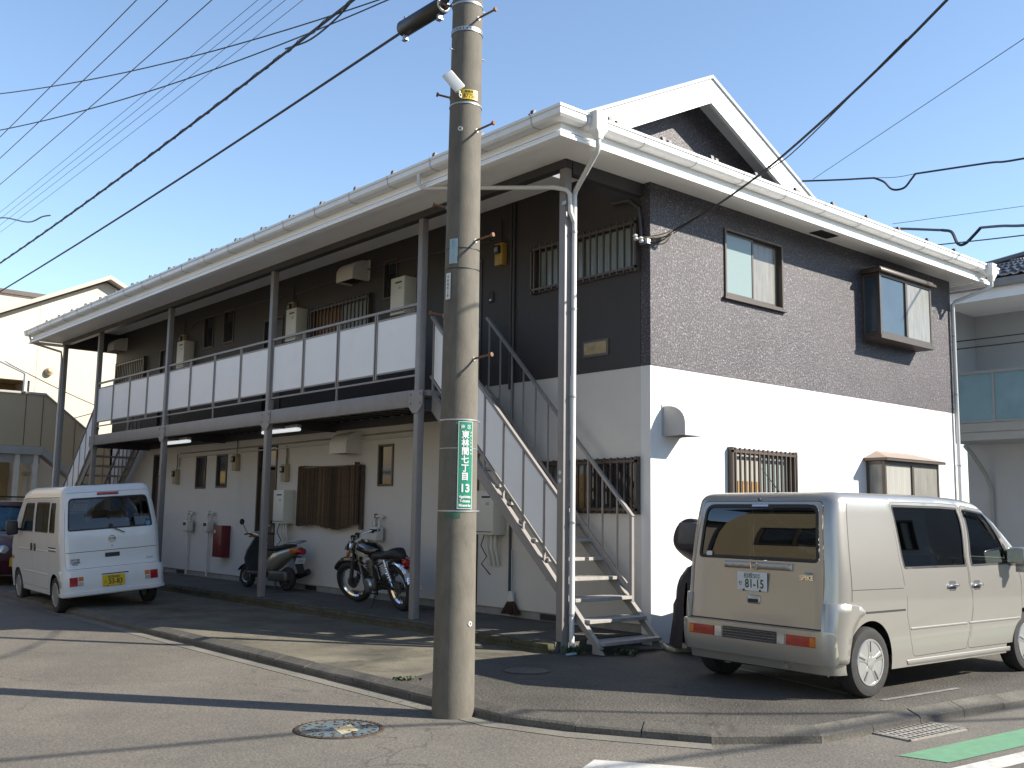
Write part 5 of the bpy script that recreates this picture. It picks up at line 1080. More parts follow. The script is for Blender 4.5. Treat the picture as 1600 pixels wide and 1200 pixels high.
cable([(13.0, 3.4, 7.6), (11.17, .10, 6.88), (9.8, -2.3, 6.4)], .014, 'thin black cable just above the neighbouring tiled roof'); cable([(12.86, 3.74, 8.22), (15.16, 1.67, 8.68)], .007, 'hair-thin wire above the right end of the gutter', 'cable_grey')
cable([(13.04, 5.96, 9.9), (6.81, -1.8, 8.83)], .007, 'hair-thin wire rising from behind the gablet to the upper right', 'cable_grey')
# a span over the street in front of the photographer (its shadow lies on the road)
cable([(-14, -5.3, 5.6), (-1.55, -8.2, 5.5), (1.4, -9.0, 5.5), (4.6, -11.3, 5.5), (16, -17.0, 6.0)], .030, 'thick telephone cable along the far side of the street, out of the frame'); cable([(-14, -7.6, 5.9), (1.5, -11.0, 5.8), (5.5, -11.7, 5.85), (16, -13.8, 6.1)], .032, 'second telephone cable along the far side of the street, out of the frame')

# ================================================================== fittings on the facade (things of their own)
def electric_meter(y, z, label, m='beige_plastic'):
    t = thing('electric_meter', label, 'electric meter', (0, y, z), group='electric meters on the facade')
    B(-.10, 0, -.085, .085, -.16, .16).build('box', m, t, bevel=.012); w = B(-.145, -.101, -.055, .055, .0, .12).build('meter', 'black_plastic', t, bevel=.012); B(-.148, -.146, -.035, .035, .03, .09).build('window', 'glass_frost', w)
    MB().cyl((-.11, 0, -.10), (-.10, 0, -.10), .008, n=8).build('screw', 'steel_bright', t); MB().tube([(-.04, 0, .16), (-.03, 0, .34), (-.03, .02, .5)], .009, 6).build('lead', 'cable_black', t)
electric_meter(13.72, 2.0, 'beige electric meter box at the far left of the ground floor wall'); electric_meter(10.82, 2.23, 'beige electric meter box high up right of the two narrow windows, ground floor'); electric_meter(8.80, 1.98, 'beige electric meter box above the ground floor water heater'); electric_meter(2.76, 4.95, 'ochre electric meter box upstairs beside the dark door near the corner', 'ochre_plastic'); electric_meter(8.78, 5.0, 'electric meter box upstairs in the middle of the balcony', 'beige_plastic'); electric_meter(13.72, 5.0, 'electric meter box upstairs at the far end of the balcony', 'beige_plastic')
def water_heater(y, z, label):
    t = thing('water_heater', label, 'water heater', (0, y, z), group='wall-hung gas water heaters')
    b = B(-.24, 0, -.19, .19, 0, .60).build('case', 'heater_ivory', t, bevel=.010); B(-.243, -.2405, -.12, .06, .50, .525).build('flue', 'seal_dark', b); B(-.243, -.2405, -.10, -.03, .40, .44).build('label', 'sign_blue', b); B(-.244, -.2405, -.17, .17, .035, .045).build('seam', 'seal_dark', b)
    for dy, r in ((-.1, .018), (-.02, .022), (.07, .018)): MB().tube([(-.12, dy, 0), (-.12, dy, -.16), (-.07, dy + .02, -.28), (-.03, dy + .03, -.42)], r, 8).build('pipe', 'heater_ivory', t, smooth=True)
    MB().tube([(-.12, .13, 0), (-.15, .17, -.15), (-.10, .10, -.30), (-.14, .16, -.40), (-.03, .10, -.55)], .008, 6).build('lead', 'cable_black', t)
water_heater(8.66, 1.06, 'ivory gas water heater on the ground floor wall left of the reed blind'); water_heater(2.80, 1.0, 'ivory gas water heater half hidden behind the near stairs'); water_heater(5.06, 4.38, 'ivory gas water heater upstairs next to the second post'); water_heater(8.48, 4.37, 'ivory gas water heater upstairs left of the grilled window'); water_heater(13.42, 4.36, 'ivory gas water heater upstairs at the far end of the balcony')
for (y, lab) in ((12.78, 'grey gas meter with pipes, leftmost of the pair on the ground floor'), (11.78, 'grey gas meter with pipes, beside the red box'), (5.62, 'grey gas meter with red cap on the wall behind the black motorcycle')):
    t = thing('gas_meter', lab, 'gas meter', (0, y, .80), group='gas meters on the facade')
    B(-.20, -.04, -.10, .10, .03, .26).build('case', 'hood_ivory', t, bevel=.03, seg=3); B(-.21, -.20, -.06, .06, .16, .22).build('dial', 'black_plastic', t)
    for dy in (-.07, .07): MB().tube([(-.12, dy, .25), (-.12, dy, .36), (-.05, dy, .42)] if dy < 0 else [(-.12, dy, .25), (-.12, dy, .38), (-.05, dy + .06, .40), (-.05, dy + .08, .2), (-.05, dy + .08, -.86)], .020, 8).build('pipe', 'hood_ivory', t, smooth=True)
    MB().tube([(-.05, -.05, .42), (-.05, .12, .42)], .022, 8).build('pipe', 'hood_ivory', t, smooth=True)
    MB().cyl((-.05, .14, .40), (-.05, .14, .46), .025, n=10).build('valve', 'red_box' if y < 6 else 'beige_plastic', t)
    if y < 6: MB().tube([(-.06, .19, .35), (-.07, .20, .0), (-.06, .19, -.86)], .016, 8).build('pipe', 'galvanised', t)
t = thing('fire_cabinet', 'dark red metal cabinet fixed low on the ground floor wall', 'cabinet', (0, 11.20, .36)); B(-.20, 0, -.19, .19, 0, .62).build('case', 'red_box', t, bevel=.012); MB().cyl((-.204, .10, .50), (-.2005, .10, .50), .035, n=16).build('roundel', 'sign_white', t); B(-.204, -.2005, -.16, -.14, .25, .35).build('latch', 'steel_bright', t)
# reed blind hung in front of the ground floor window
t = thing('reed_blind', 'brown reed blind hanging over the ground floor window', 'reed blind', (0, 7.2, 1.05))
N = 64
for i in range(N):
    u = i / (N - 1); y = -.98 + 1.96 * u; z0 = .0 + .035 * math.cos(u * 9) - .03 * math.sin(u * 3.1); z1 = 1.0 + .04 * math.sin(u * 2.2) - .03 * math.sin(u * math.pi) + (.05 if u < .06 else 0); x = -.10 - .02 * math.sin(u * 14)
    if i == 0: fr_ = None
    MB().cyl((x - .006 * (i % 2), y, z0 + random.uniform(-.012, .012)), (x + random.uniform(-.006, .006), y + random.uniform(-.008, .008), z1 + random.uniform(-.008, .008)), .0155, .014, n=5, caps=True).build('reed', ('reed', 'reed', 'reed_dark', 'reed', 'reed_pale')[random.randrange(5)], t, fix=False)
for zz in (.12, .5, .9): MB().tube([(-.122 - .02 * math.sin(u * 14), -.98 + 1.96 * u, zz) for u in np.linspace(0, 1, 24)], .004, 4).build('cord', 'cable_black', t)
MB().bar((-.10, -1.02, 1.0), (-.10, 1.0, 1.0), .02, .02).build('rod', 'frame_brown', t); B(-.075, -.02, -1.03, -.97, -.05, 1.0).build('side_shutter', 'frame_brown', t)
# strip lamps below the deck
for (y, lab) in ((7.35, 'white strip lamp under the balcony, nearer the pole'), (11.65, 'white strip lamp under the balcony, behind the white van')):
    t = thing('strip_lamp', lab, 'lamp', (-.95, y, 2.64), group='strip lamps under the balcony'); B(-.045, .045, -.62, .62, .0, .05).build('housing', 'hood_white', t, bevel=.01); B(-.055, .055, -.60, .60, -.055, -.002).build('diffuser', 'light_diffuser', t, bevel=.02)
t = thing('intercom', 'small grey doorbell panel upstairs beside the dark door', 'intercom', (0, 3.0, 4.29)); B(-.03, 0, -.05, .05, 0, .16).build('case', 'seat_grey', t, bevel=.006); B(-.034, -.031, -.02, .02, .03, .05).build('button', 'steel_bright', t)
t = thing('switch_panel', 'beige control panel on the wall behind the near stairs', 'control panel', (0, 3.02, 1.15)); B(-.03, 0, -.055, .055, 0, .15).build('case', 'beige_plastic', t, bevel=.006); B(-.033, -.031, -.03, .03, .05, .12).build('screen', 'black_plastic', t)
t = thing('broom', 'worn brown broom hanging on the wall below the near stairs', 'broom', (-.05, 2.42, -.04))
MB().cyl((0, 0, .22), (0, .01, .85), .011, n=8).build('handle', 'sign_blue', t); MB().prism([(-.035, .30), (.035, .30), (.06, .16), (-.06, .16)], lambda u, v, w: (w, u, v), -.03, .0).build('collar', 'sign_white', t)
m = MB(); random.seed(2)
for i in range(60):
    u = random.uniform(-1, 1); w = random.uniform(-1, 1); m.bar((-.015 + w * .012, u * .055, .17), (-.02 + w * .05, u * .15 + random.uniform(-.01, .01), -.01 + random.uniform(0, .03)), .012, .012)
m.build('bristles', 'bristle', t)
t = thing('hose', 'pale green hose looped on the ground beside the stair foot', 'hose', (-.2, -.62, LZ)); MB().tube([(.45, .85, .05), (.1, .35, .035), (-.08, .12, .03), (-.10, .0, .03), (.0, -.06, .03), (.16, -.05, .03), (.30, .04, .04), (.34, .14, .10)], .024, 8).build('loop', 'hose', t, smooth=True)
t = thing('folding_bench', 'grey covered low object on the ground by the gable corner', 'box', (.5, -.35, LZ)) if False else None
# weeds
def weed(x, y, z, lab, n, h, seed):
    t = thing('weed', lab, 'weed', (x, y, z), group='weeds in the paving'); random.seed(seed); m = MB()
    for i in range(n):
        a = random.uniform(0, 6.28); L = h * random.uniform(.5, 1.1); o = Vector((random.gauss(0, .05), random.gauss(0, .05), 0)); d = Vector((math.cos(a) * .55, math.sin(a) * .55, .8)).normalized(); s_ = d.cross(Vector((0, 0, 1))).normalized() * (.012 + .01 * random.random())
        p1 = o + d * L * .55; p2 = o + d * L + Vector((0, 0, -L * .2)); m.add([o, p1 - s_, p2, p1 + s_], [(0, 1, 2, 3)])
    m.build('leaves', 'leaf', t)
weed(-1.30, -.06, LZ, 'small green weed at the foot of the corner post', 60, .14, 1); weed(-.85, -.42, LZ, 'low green weed at the foot of the near stairs', 50, .10, 2); weed(-3.75, -.38, LZ, 'tiny green weed where the concrete meets the asphalt beside the pole', 40, .05, 3)
t = thing('splash_block', 'small white scrap lying under the corner downpipe', 'scrap', (-1.40, -.10, LZ)); MB().loft([[(-.06, -.02, .005), (-.06, .02, .005), (-.06, .02, .02), (-.06, -.02, .02)], [(.07, -.025, .005), (.07, .03, .005), (.07, .03, .035), (.07, -.025, .03)]]).build('scrap', 'sign_blue', t, bevel=.005)
# ================================================================== two-wheelers
def wheel_bike(root, x, z, R, w, spokes, name='wheel', rimm='chrome', xform=None):
    f = xform or (lambda p: p)
    def mk(mb): mb.v = [tuple(f(Vector(p))) for p in mb.v]; return mb
    r0 = R - w; t = MB().lathe([(R - w * math.cos(a) * 1.0 - w + w, w * math.sin(a)) if False else (r0 + w * .5 + w * .5 * math.cos(a), w * .55 * math.sin(a)) for a in np.linspace(0, 2 * math.pi, 13)[:-1]], origin=(x, 0, z), axis=(0, 1, 0), n=36, closed=True)
    wh = mk(t).build(name, 'tyre', root, smooth=True, ang=70)
    mk(MB().lathe([(r0 + .004, -w * .38), (r0 + .010, -w * .30), (r0 - .006, -w * .15), (r0 - .006, w * .15), (r0 + .010, w * .30), (r0 + .004, w * .38), (r0 - .016, w * .2), (r0 - .016, -w * .2)], origin=(x, 0, z), axis=(0, 1, 0), n=36, closed=True)).build('rim', rimm, wh, smooth=True)
    if spokes:
        m = MB()
        for i in range(28):
            a = 2 * math.pi * i / 28; b = a + (.5 if i % 2 else -.5); s = .03 if (i // 2) % 2 else -.03
            m.cyl((x + .045 * math.cos(b), s, z + .045 * math.sin(b)), (x + (r0 - .01) * math.cos(a), 0, z + (r0 - .01) * math.sin(a)), .0022, n=4, caps=False)
        mk(m).build('spokes', 'steel_bright', wh)
    else:
        m = MB()
        for i in range(3):
            a = 2 * math.pi * i / 3; m.bar((x, 0, z), (x + (r0 - .01) * math.cos(a), 0, z + (r0 - .01) * math.sin(a)), .035, .04, up=(0, 1, 0))
        mk(m).build('spokes', 'engine_grey', wh)
    mk(MB().lathe([(.02, -.06), (.05, -.055), (.05, -.03), (.035, -.02), (.035, .02), (.085, .03), (.085, .05), (.02, .06)], origin=(x, 0, z), axis=(0, 1, 0), n=18)).build('hub', 'engine_grey', wh, smooth=True); return wh
def ell(cx, cz, ry, rz_, x, n=16, p=2.4, y0=0):
    out = []
    for i in range(n):
        t = 2 * math.pi * i / n; c_, s_ = math.cos(t), math.sin(t); out.append((x, y0 + ry * math.copysign(abs(c_) ** (2 / p), c_), cz + rz_ * math.copysign(abs(s_) ** (2 / p), s_)))
    return out
mo = thing('motorcycle', 'black and cream classic motorcycle with chrome rear mudguard leaning on its side stand', 'motorcycle', (-.74, 3.93, WZ), (0, 0, 0)); mo.scale = (1.05, 1.05, 1.05)
mo.rotation_mode = 'QUATERNION'; mo.rotation_quaternion = Quaternion((0, 0, 1), math.radians(84)) @ Quaternion((1, 0, 0), math.radians(-11))
WB = 1.38; R = .315
wheel_bike(mo, 0, R, R, .11, True)
# steered front end: rotate about the steering axis
hd = Vector((1.06, 0, .92)); ax = (Vector((WB, 0, R)) - Vector((1.06, 0, .92))); axn = -ax.normalized(); SQ = Quaternion(axn, math.radians(24))
stf = lambda p: hd + SQ @ (p - hd)
wheel_bike(mo, WB, R, R, .10, True, xform=stf)
def mk(mb, name, m, par=mo, steer=False, **k):
    if steer: mb.v = [tuple(stf(Vector(p))) for p in mb.v]
    return mb.build(name, m, par, **k)
for s in (-1, 1):
    mk(MB().cyl((WB, s * .09, R), (1.20, s * .09, .64), .030, .030, n=10).cyl((1.20, s * .09, .64), (1.07, s * .09, .90), .020, n=10), 'fork', 'engine_grey', steer=True, smooth=True)
    mk(MB().tube([(1.12, s * .03, .93), (1.08, s * .14, .97), (1.02, s * .26, .96), (.96, s * .34, .93)], .013, 8), 'handlebar', 'chrome', steer=True, smooth=True)
    g = mk(MB().cyl((1.015, s * .265, .957), (.955, s * .365, .925), .019, n=10), 'grip', 'black_rubber', steer=True, smooth=True)
    mk(MB().tube([(1.06, s * .20, .955), (1.06, s * .27, .94), (1.01, s * .36, .915)], .006, 6), 'lever', 'chrome', par=g, steer=True)
    mk(MB().cyl((1.14, s * .10, .80), (1.14, s * .17, .80), .008, n=6).lathe([(.001, 0), (.034, .01), (.034, .035), (.001, .05)], origin=(1.12, s * .19, .80), axis=(1, 0, 0), n=12), 'indicator', 'lamp_orange', steer=True, smooth=True)
    mk(MB().cyl((-.02, s * .13, .36), (.14, s * .12, .70), .012, n=8), 'shock_absorber', 'chrome', smooth=True)
    sp = [Vector((-.015, s * .13, .37)).lerp(Vector((.13, s * .12, .68)), .12 + .7 * i / 60) + Vector((.026 * math.cos(i * .78), .026 * math.sin(i * .78), 0)) for i in range(61)]
    mk(MB().tube(sp, .006, 5), 'spring', 'chrome', smooth=True)
    mk(MB().cyl((-.02, s * .115, R), (.42, s * .10, .36), .018, n=8), 'swing_arm', 'black_gloss', smooth=True)
    mk(MB().tube([(1.04, 0, .88), (.92, s * .10, .62), (.80, s * .12, .22), (.45, s * .13, .22), (.40, s * .11, .60), (.10, s * .11, .70), (-.12, s * .10, .72)], .014, 8), 'frame', 'black_gloss', smooth=True)
    mk(MB().prism([(.28, .42), (.48, .42), (.48, .62), (.34, .64)], lambda u, v, t: (u, t, v), s * .10, s * .15), 'side_cover', 'black_gloss', bevel=.02)
mk(MB().cyl((1.16, 0, .84), (1.20, 0, .84), .06, .092, n=20).lathe([(.092, 0), (.098, .015), (.092, .03)], origin=(1.19, 0, .84), axis=(1, 0, 0), n=20).lathe([(.092, 0), (.05, .025), (.001, .032)], origin=(1.215, 0, .84), axis=(1, 0, 0), n=20), 'headlight', 'chrome', steer=True, smooth=True)
for s in (-1, 1): mk(MB().lathe([(.001, 0), (.042, 0), (.042, .05), (.001, .055)], origin=(1.10, s * .05, .96), axis=(-.4, 0, 1), n=16), 'gauge', 'chrome', steer=True, smooth=True)
mk(MB().lathe([(.001, 0), (.05, .004), (.05, .018), (.001, .03)], origin=(1.0, .38, 1.06), axis=(1, .2, 0), n=14).cyl((.99, .30, .95), (1.0, .37, 1.04), .006, n=6), 'mirror', 'black_plastic', steer=True, smooth=True) if False else None
mk(MB().tube([(WB + .25 * math.cos(a), 0, R + .345 * math.sin(a)) if False else (WB + .34 * math.cos(a), 0, R + .34 * math.sin(a)) for a in np.linspace(.7, 2.4, 10)], .045, 8), 'front_mudguard', 'black_gloss', steer=True, smooth=True)
tk = MB().loft([ell(0, .80, .03, .03, .50), ell(0, .79, .105, .075, .54), ell(0, .80, .135, .105, .66), ell(0, .815, .14, .12, .82), ell(0, .82, .12, .115, .94), ell(0, .83, .06, .07, 1.02), ell(0, .83, .02, .03, 1.035)])
tko = mk(tk, 'tank', 'black_gloss', smooth=True, ang=60)
for s in (-1, 1): mk(MB().loft([[(x, s * (w + .004), z - h), (x, s * (w + .012), z), (x, s * (w - .01), z + h)] for x, w, z, h in ((.60, .10, .745, .012), (.70, .128, .765, .04), (.84, .134, .78, .055), (.94, .118, .79, .05), (1.0, .075, .80, .03))], caps=False, closed=False), 'tank_panel', 'tank_cream', par=tko, smooth=True)
mk(MB().lathe([(.035, 0), (.035, .015), (.001, .02)], origin=(.80, 0, .928), n=14), 'fuel_cap', 'chrome', par=tko, smooth=True)
mk(MB().loft([ell(0, .74, .03, .02, .60), ell(0, .735, .10, .045, .55), ell(0, .735, .125, .05, .40), ell(0, .745, .13, .055, .20), ell(0, .775, .12, .075, .02), ell(0, .775, .10, .08, -.10), ell(0, .75, .05, .04, -.20)]), 'seat', 'black_rubber', smooth=True, ang=60)
rm = mk(MB().loft([[((R + .05) * math.cos(a), y, R + .015 + (R + .045 + dz) * math.sin(a)) for y, dz in ((-.075, -.045), (-.06, 0), (0, .012), (.06, 0), (.075, -.045))] for a in np.linspace(1.35, 2.95, 16)], caps=False, closed=False), 'rear_mudguard', 'chrome', smooth=True, ang=60)
tl = mk(MB().lathe([(.001, 0), (.058, .0), (.058, .035), (.045, .05), (.001, .055)], origin=(-.235, 0, .66), axis=(-1, 0, .15), n=16), 'tail_light', 'lamp_red', smooth=True)
for s in (-1, 1): mk(MB().cyl((-.18, s * .05, .70), (-.18, s * .17, .71), .008, n=6).lathe([(.001, 0), (.03, .005), (.03, .03), (.001, .045)], origin=(-.165, s * .19, .71), axis=(-1, 0, 0), n=12), 'indicator', 'black_plastic', smooth=True)
pt = B(-.332, -.326, -.09, .09, .43, .54).build('number_plate', 'sign_white', mo)
mk(MB().box(.55, .86, -.13, .13, .24, .42), 'crankcase', 'engine_grey', bevel=.05, seg=3)
cy = mk(MB().cyl((.70, 0, .42), (.76, 0, .66), .075, n=16), 'cylinder', 'engine_grey', smooth=True)
for i in range(6): mk(MB().cyl((.705 + .0095 * i, 0, .445 + .035 * i), (.708 + .0095 * i, 0, .455 + .035 * i), .105, n=18), 'fin', 'engine_grey', par=cy)
for s, p in ((-1, None), (1, None)): mk(MB().lathe([(.001, 0), (.10, 0), (.085, .03), (.001, .04)], origin=(.68, s * .13, .33), axis=(0, s, 0), n=20), 'engine_cover', 'steel_bright', smooth=True)
mk(MB().tube([(.82, -.05, .58), (.95, -.09, .50), (.92, -.13, .28), (.60, -.16, .20), (.20, -.17, .24), (-.20, -.18, .30)], .028, 10, taper=[.7, .7, .7, .8, 1.5, 1.4]), 'exhaust', 'chrome', smooth=True)
mk(MB().tube([(.50, .14, .20), (.46, .24, .08), (.47, .33, -.055)], .012, 6), 'side_stand', 'black_plastic'); mk(MB().tube([(1.16, .02, .70), (1.06, .16, .80), (1.0, .22, .93)], .006, 5), 'cable', 'cable_black', steer=True); mk(MB().box(1.10, 1.16, -.06, -.02, .62, .70).box(1.10, 1.16, .03, .07, .66, .74), 'horn', 'chrome', steer=True)
# ---------------------------------------------------------------- scooter
sc = thing('scooter', 'small silver and black scooter standing behind a grey post', 'scooter', (-.36, 7.98, WZ), (0, 0, math.radians(98)))
R2 = .205; W2_ = 1.18
wheel_bike(sc, 0, R2, R2, .10, False, rimm='engine_grey'); wheel_bike(sc, W2_, R2, R2, .095, False, rimm='rim_silver')
def ms(mb, name, m, par=sc, **k): return mb.build(name, m, par, **k)
fc = ms(MB().loft([ell(0, .80, .10, .02, 1.0), ell(0, .74, .17, .07, 1.01), ell(0, .60, .20, .10, 1.06)] if False else [[(x, y * w, z) for x, y in ((xf0 + .07, 0), (xf0 + .05, .55), (xf0 - .0, .95), (xf0 - .05, 1), (xf0 - .06, 0.6), (xf0 - .06, -.6), (xf0 - .05, -1), (xf0, -.95), (xf0 + .05, -.55))] for z, w, xf0 in ((.24, .13, 1.0), (.36, .17, 1.02), (.52, .20, 1.04), (.66, .19, 1.0), (.80, .13, .95), (.86, .09, .93))]), 'front_cowl', 'scooter_dark', smooth=True, ang=60)
ms(MB().loft([[(W2_ + (R2 + .035) * math.cos(a), y, R2 + (R2 + .035 - abs(y) * .5) * math.sin(a)) for y in (-.07, -.04, 0, .04, .07)] for a in np.linspace(.4, 2.7, 12)], caps=False, closed=False), 'front_mudguard', 'scooter_dark', smooth=True)
for s in (-1, 1): ms(MB().cyl((W2_, s * .065, R2), (1.06, s * .05, .50), .018, n=8), 'fork', 'engine_grey', smooth=True)
ms(MB().box(.50, 1.0, -.17, .17, .24, .31), 'footboard', 'scooter_dark', bevel=.02)
hb = ms(MB().loft([ell(0, .93, .05, .03, .84), ell(0, .95, .11, .055, .90), ell(0, .94, .10, .06, .98), ell(0, .93, .05, .04, 1.02)]), 'handlebar_cover', 'scooter_silver', smooth=True)
for s in (-1, 1):
    ms(MB().tube([(.92, s * .08, .94), (.90, s * .20, .96), (.86, s * .32, .95)], .012, 8), 'handlebar', 'black_rubber', smooth=True); ms(MB().lathe([(.001, 0), (.05, .004), (.055, .02), (.001, .04)], origin=(.93, s * .33, 1.17), axis=(1, s * .2, 0), n=14).tube([(.89, s * .24, .96), (.91, s * .30, 1.08), (.93, s * .33, 1.15)], .006, 6), 'mirror', 'black_plastic', smooth=True); ms(MB().lathe([(.001, 0), (.03, .01), (.03, .04), (.001, .05)], origin=(.985, s * .10, .92), axis=(1, 0, 0), n=10), 'indicator', 'lamp_orange', smooth=True)
ms(MB().loft([ell(0, .33, .10, .06, .56), ell(0, .44, .145, .15, .46), ell(0, .52, .155, .17, .28), ell(0, .60, .15, .12, .08), ell(0, .66, .13, .09, -.12), ell(0, .71, .10, .06, -.28), ell(0, .73, .05, .03, -.36)]), 'rear_body', 'scooter_silver', smooth=True, ang=60)
ms(MB().loft([ell(0, .70, .06, .02, .56), ell(0, .71, .12, .045, .48), ell(0, .715, .14, .05, .25), ell(0, .745, .13, .05, .05), ell(0, .77, .10, .035, -.10), ell(0, .775, .05, .015, -.18)]), 'seat', 'black_rubber', smooth=True, ang=60)
ms(MB().tube([(-.02, .13, .80), (-.20, .14, .84), (-.36, .09, .86), (-.40, 0, .865), (-.36, -.09, .86), (-.20, -.14, .84), (-.02, -.13, .80)], .013, 8), 'grab_rail', 'galvanised', smooth=True)
ms(MB().loft([ell(0, .69, .11, .05, -.27), ell(0, .69, .10, .06, -.36), ell(0, .68, .06, .05, -.41)]), 'tail_light', 'lamp_red', smooth=True)
for s in (-1, 1): ms(MB().loft([ell(0, .695, .03, .045, -.20, y0=s * .105), ell(0, .695, .035, .045, -.29, y0=s * .085), ell(0, .69, .02, .03, -.36, y0=s * .075)]), 'indicator', 'lamp_orange', smooth=True)
ms(MB().loft([[(-.22, -.075, .60), (-.22, .075, .60), (-.26, .075, .60), (-.26, -.075, .60)], [(-.36, -.07, .33), (-.36, .07, .33), (-.385, .07, .33), (-.385, -.07, .33)]]), 'rear_mudguard', 'black_plastic')
pl_ = B(-.004, 0, -.10, .10, -.055, .055).build('number_plate', 'sign_white', sc); pl_.location = (-.335, 0, .53); pl_.rotation_euler = (0, math.radians(-22), 0)
xf(text_mb('1469', .06, .0004), lambda x, y, z: (-.0055 - z, -x, y - .01)).build('lettering', 'decal_blue', pl_)
ms(MB().box(-.10, .42, -.02, .13, .16, .34), 'engine', 'engine_grey', bevel=.04, seg=3); ms(MB().tube([(.30, -.10, .20), (.05, -.14, .22), (-.12, -.16, .27), (-.36, -.17, .34)], .05, 12, taper=[.5, .7, 1.2, 1.0]), 'exhaust', 'black_plastic', smooth=True)
for s in (-1, 1): ms(MB().tube([(.22, s * .09, .16), (.15, s * .14, .01), (.10, s * .16, .01)], .014, 6), 'stand', 'black_plastic')
# ---------------------------------------------------------------- motorcycle under a cover
cv = thing('covered_motorcycle', 'motorcycle under a dark purple-black cover between the gable wall and the silver van', 'covered motorcycle', (-.28, -.78, LZ))
rings = []; prof = [(0.0, .14, .86, .0), (.06, .22, .92, .0), (.18, .28, .98, .03), (.36, .30, 1.0, .0), (.6, .30, .94, 0), (.9, .30, .86, 0), (1.2, .30, .90, 0), (1.5, .27, .84, 0), (1.75, .20, .74, 0), (1.84, .12, .5, 0)]
for i, (x, w, h, b) in enumerate(prof):
    rg = []
    for j in range(26):
        t = j / 25; a = math.pi * t; sx = 1.0 + .16 * (1 - math.sin(a)) ** 2; fold = .018 * math.sin(j * 2.9 + i * 1.3) + .012 * math.sin(j * 5.1 + i * 2.1)
        y = math.cos(a) * (w * sx + fold); z = max(.03, h * (math.sin(a) ** .42) + fold * .3); rg.append((x - .05 * (1 - z) * (1 if i < 2 else 0), y, z if 0 < j < 25 else .06 + .03 * math.sin(i)))
    rings.append(rg)
MB().loft([[(x + .0, y * .2, z) for x, y, z in [(p[0] - .02, p[1], p[2] * .9) for p in rings[0]]]] + rings + [[(p[0] + .02, p[1] * .2, p[2] * .9) for p in rings[-1]]], caps=False, closed=False).build('cover', 'cover_cloth', cv, smooth=True, ang=80)
hl_ = MB().loft([[(x, y * w, z0_ + z * h) for y, z in ((-1, -.6), (-.8, .5), (-.3, 1), (.3, 1), (.8, .5), (1, -.6), (.4, -1), (-.4, -1))] for x, w, z0_, h in ((.0, .17, 1.29, .16), (.05, .31, 1.28, .20), (.20, .35, 1.22, .23), (.40, .25, 1.08, .19), (.52, .16, .98, .08))]).build('handlebar_hump', 'cover_cloth', cv, smooth=True, ang=180); ss_ = hl_.modifiers.new('soft', 'SUBSURF'); ss_.levels = 2; ss_.render_levels = 2
MB().prism([(-.15, 1.18), (.15, 1.18), (.13, 1.42), (-.13, 1.42)], lambda u, v, t: (t, u, v), .0, .03).build('mirror_lump', 'cover_cloth_grey', cv, bevel=.02)
# ---------------------------------------------------------------- bicycle beyond the silver van
by = thing('bicycle', 'bicycle with a tan grip parked beyond the silver van by the neighbouring house', 'bicycle', (8.6, -1.05, LZ), (0, 0, math.radians(160)))
for x in (0, 1.05): wheel_bike(by, x, .33, .33, .04, True)
MB().tube([(0, 0, .33), (.40, 0, .28), (.30, 0, .75)], .014, 8).tube([(.40, 0, .28), (.86, 0, .72), (.90, 0, .90)], .016, 8).tube([(.30, 0, .62), (0, 0, .33)], .010, 6).tube([(.86, 0, .72), (1.05, 0, .33)], .012, 6).build('frame', 'steel_bright', by, smooth=True)
MB().tube([(.62, .28, 1.05), (.75, .24, 1.08), (.90, .05, 1.0), (.90, -.05, 1.0), (.75, -.24, 1.08), (.62, -.28, 1.05)], .011, 8).build('handlebar', 'chrome', by, smooth=True)
for s in (-1, 1): MB().cyl((.60, s * .285, 1.045), (.72, s * .25, 1.075), .017, n=8).build('grip', 'bamboo', by)
MB().loft([ell(0, .84, .03, .02, .42), ell(0, .85, .07, .03, .28), ell(0, .86, .10, .035, .12)]).build('saddle', 'black_rubber', by, smooth=True); MB().cyl((.30, 0, .72), (.27, 0, .84), .012, n=8).build('seat_post', 'chrome', by)
bk = MB().box(1.0, 1.28, -.18, .18, .74, .752)
for z in (.76, .86, .97): bk.tube([(1.0, -.18, z), (1.3, -.2, z), (1.3, .2, z), (1.0, .18, z)], .006, 4, closed=True)
for y in np.linspace(-.19, .19, 7): bk.bar((1.3, y, .75), (1.3, y, .97), .006, .006)
bk.build('basket', 'galvanised', by)
# ================================================================== neighbouring house on the right
nb = thing('neighbour_house', 'grey two-storey house with glass balcony and tiled roof at the right edge', 'house', (11.2, -3, RZ))
def NB(mb, name, m, par=None, **k): mb.v = [(x - 11.2, y + 3, z - RZ) for x, y, z in mb.v]; return mb.build(name, m, par or nb, **k)
NB(walled('X', 11.25, .2, -1.6, 1.45, -.3, 5.4, [(-1.10, -.20, 3.16, 5.1), (-.75, -.30, 1.55, 2.25)]), 'wall', 'plaster_grey'); NB(MB().box(11.26, 18, 1.25, 1.45, -.3, 5.4).box(17.8, 18, -1.4, 1.2, -.3, 5.4).box(11.46, 18, -1.6, -1.42, -.3, 5.4), 'wall', 'plaster_grey')
NB(MB().box(9.98, 11.24, 1.18, 1.40, 3.12, 5.4), 'wall', 'plaster_grey')
NB(MB().box(11.32, 11.36, -1.06, -.24, 3.16, 5.06), 'door', 'door_dark'); NB(MB().box(11.28, 11.30, -.32, -.28, 3.4, 4.3), 'door_handle', 'steel_bright')
NB(MB().box(11.15, 11.24, -.10, .06, 4.4, 4.62), 'wall_lamp', 'black_plastic'); bxs = NB(MB().box(11.08, 11.24, .22, .60, 3.15, 4.05), 'meter_cabinet', 'hood_ivory')
for zz in (3.5, 3.78): NB(MB().box(11.074, 11.079, .28, .52, zz, zz + .12), 'slot', 'seal_dark', bxs)
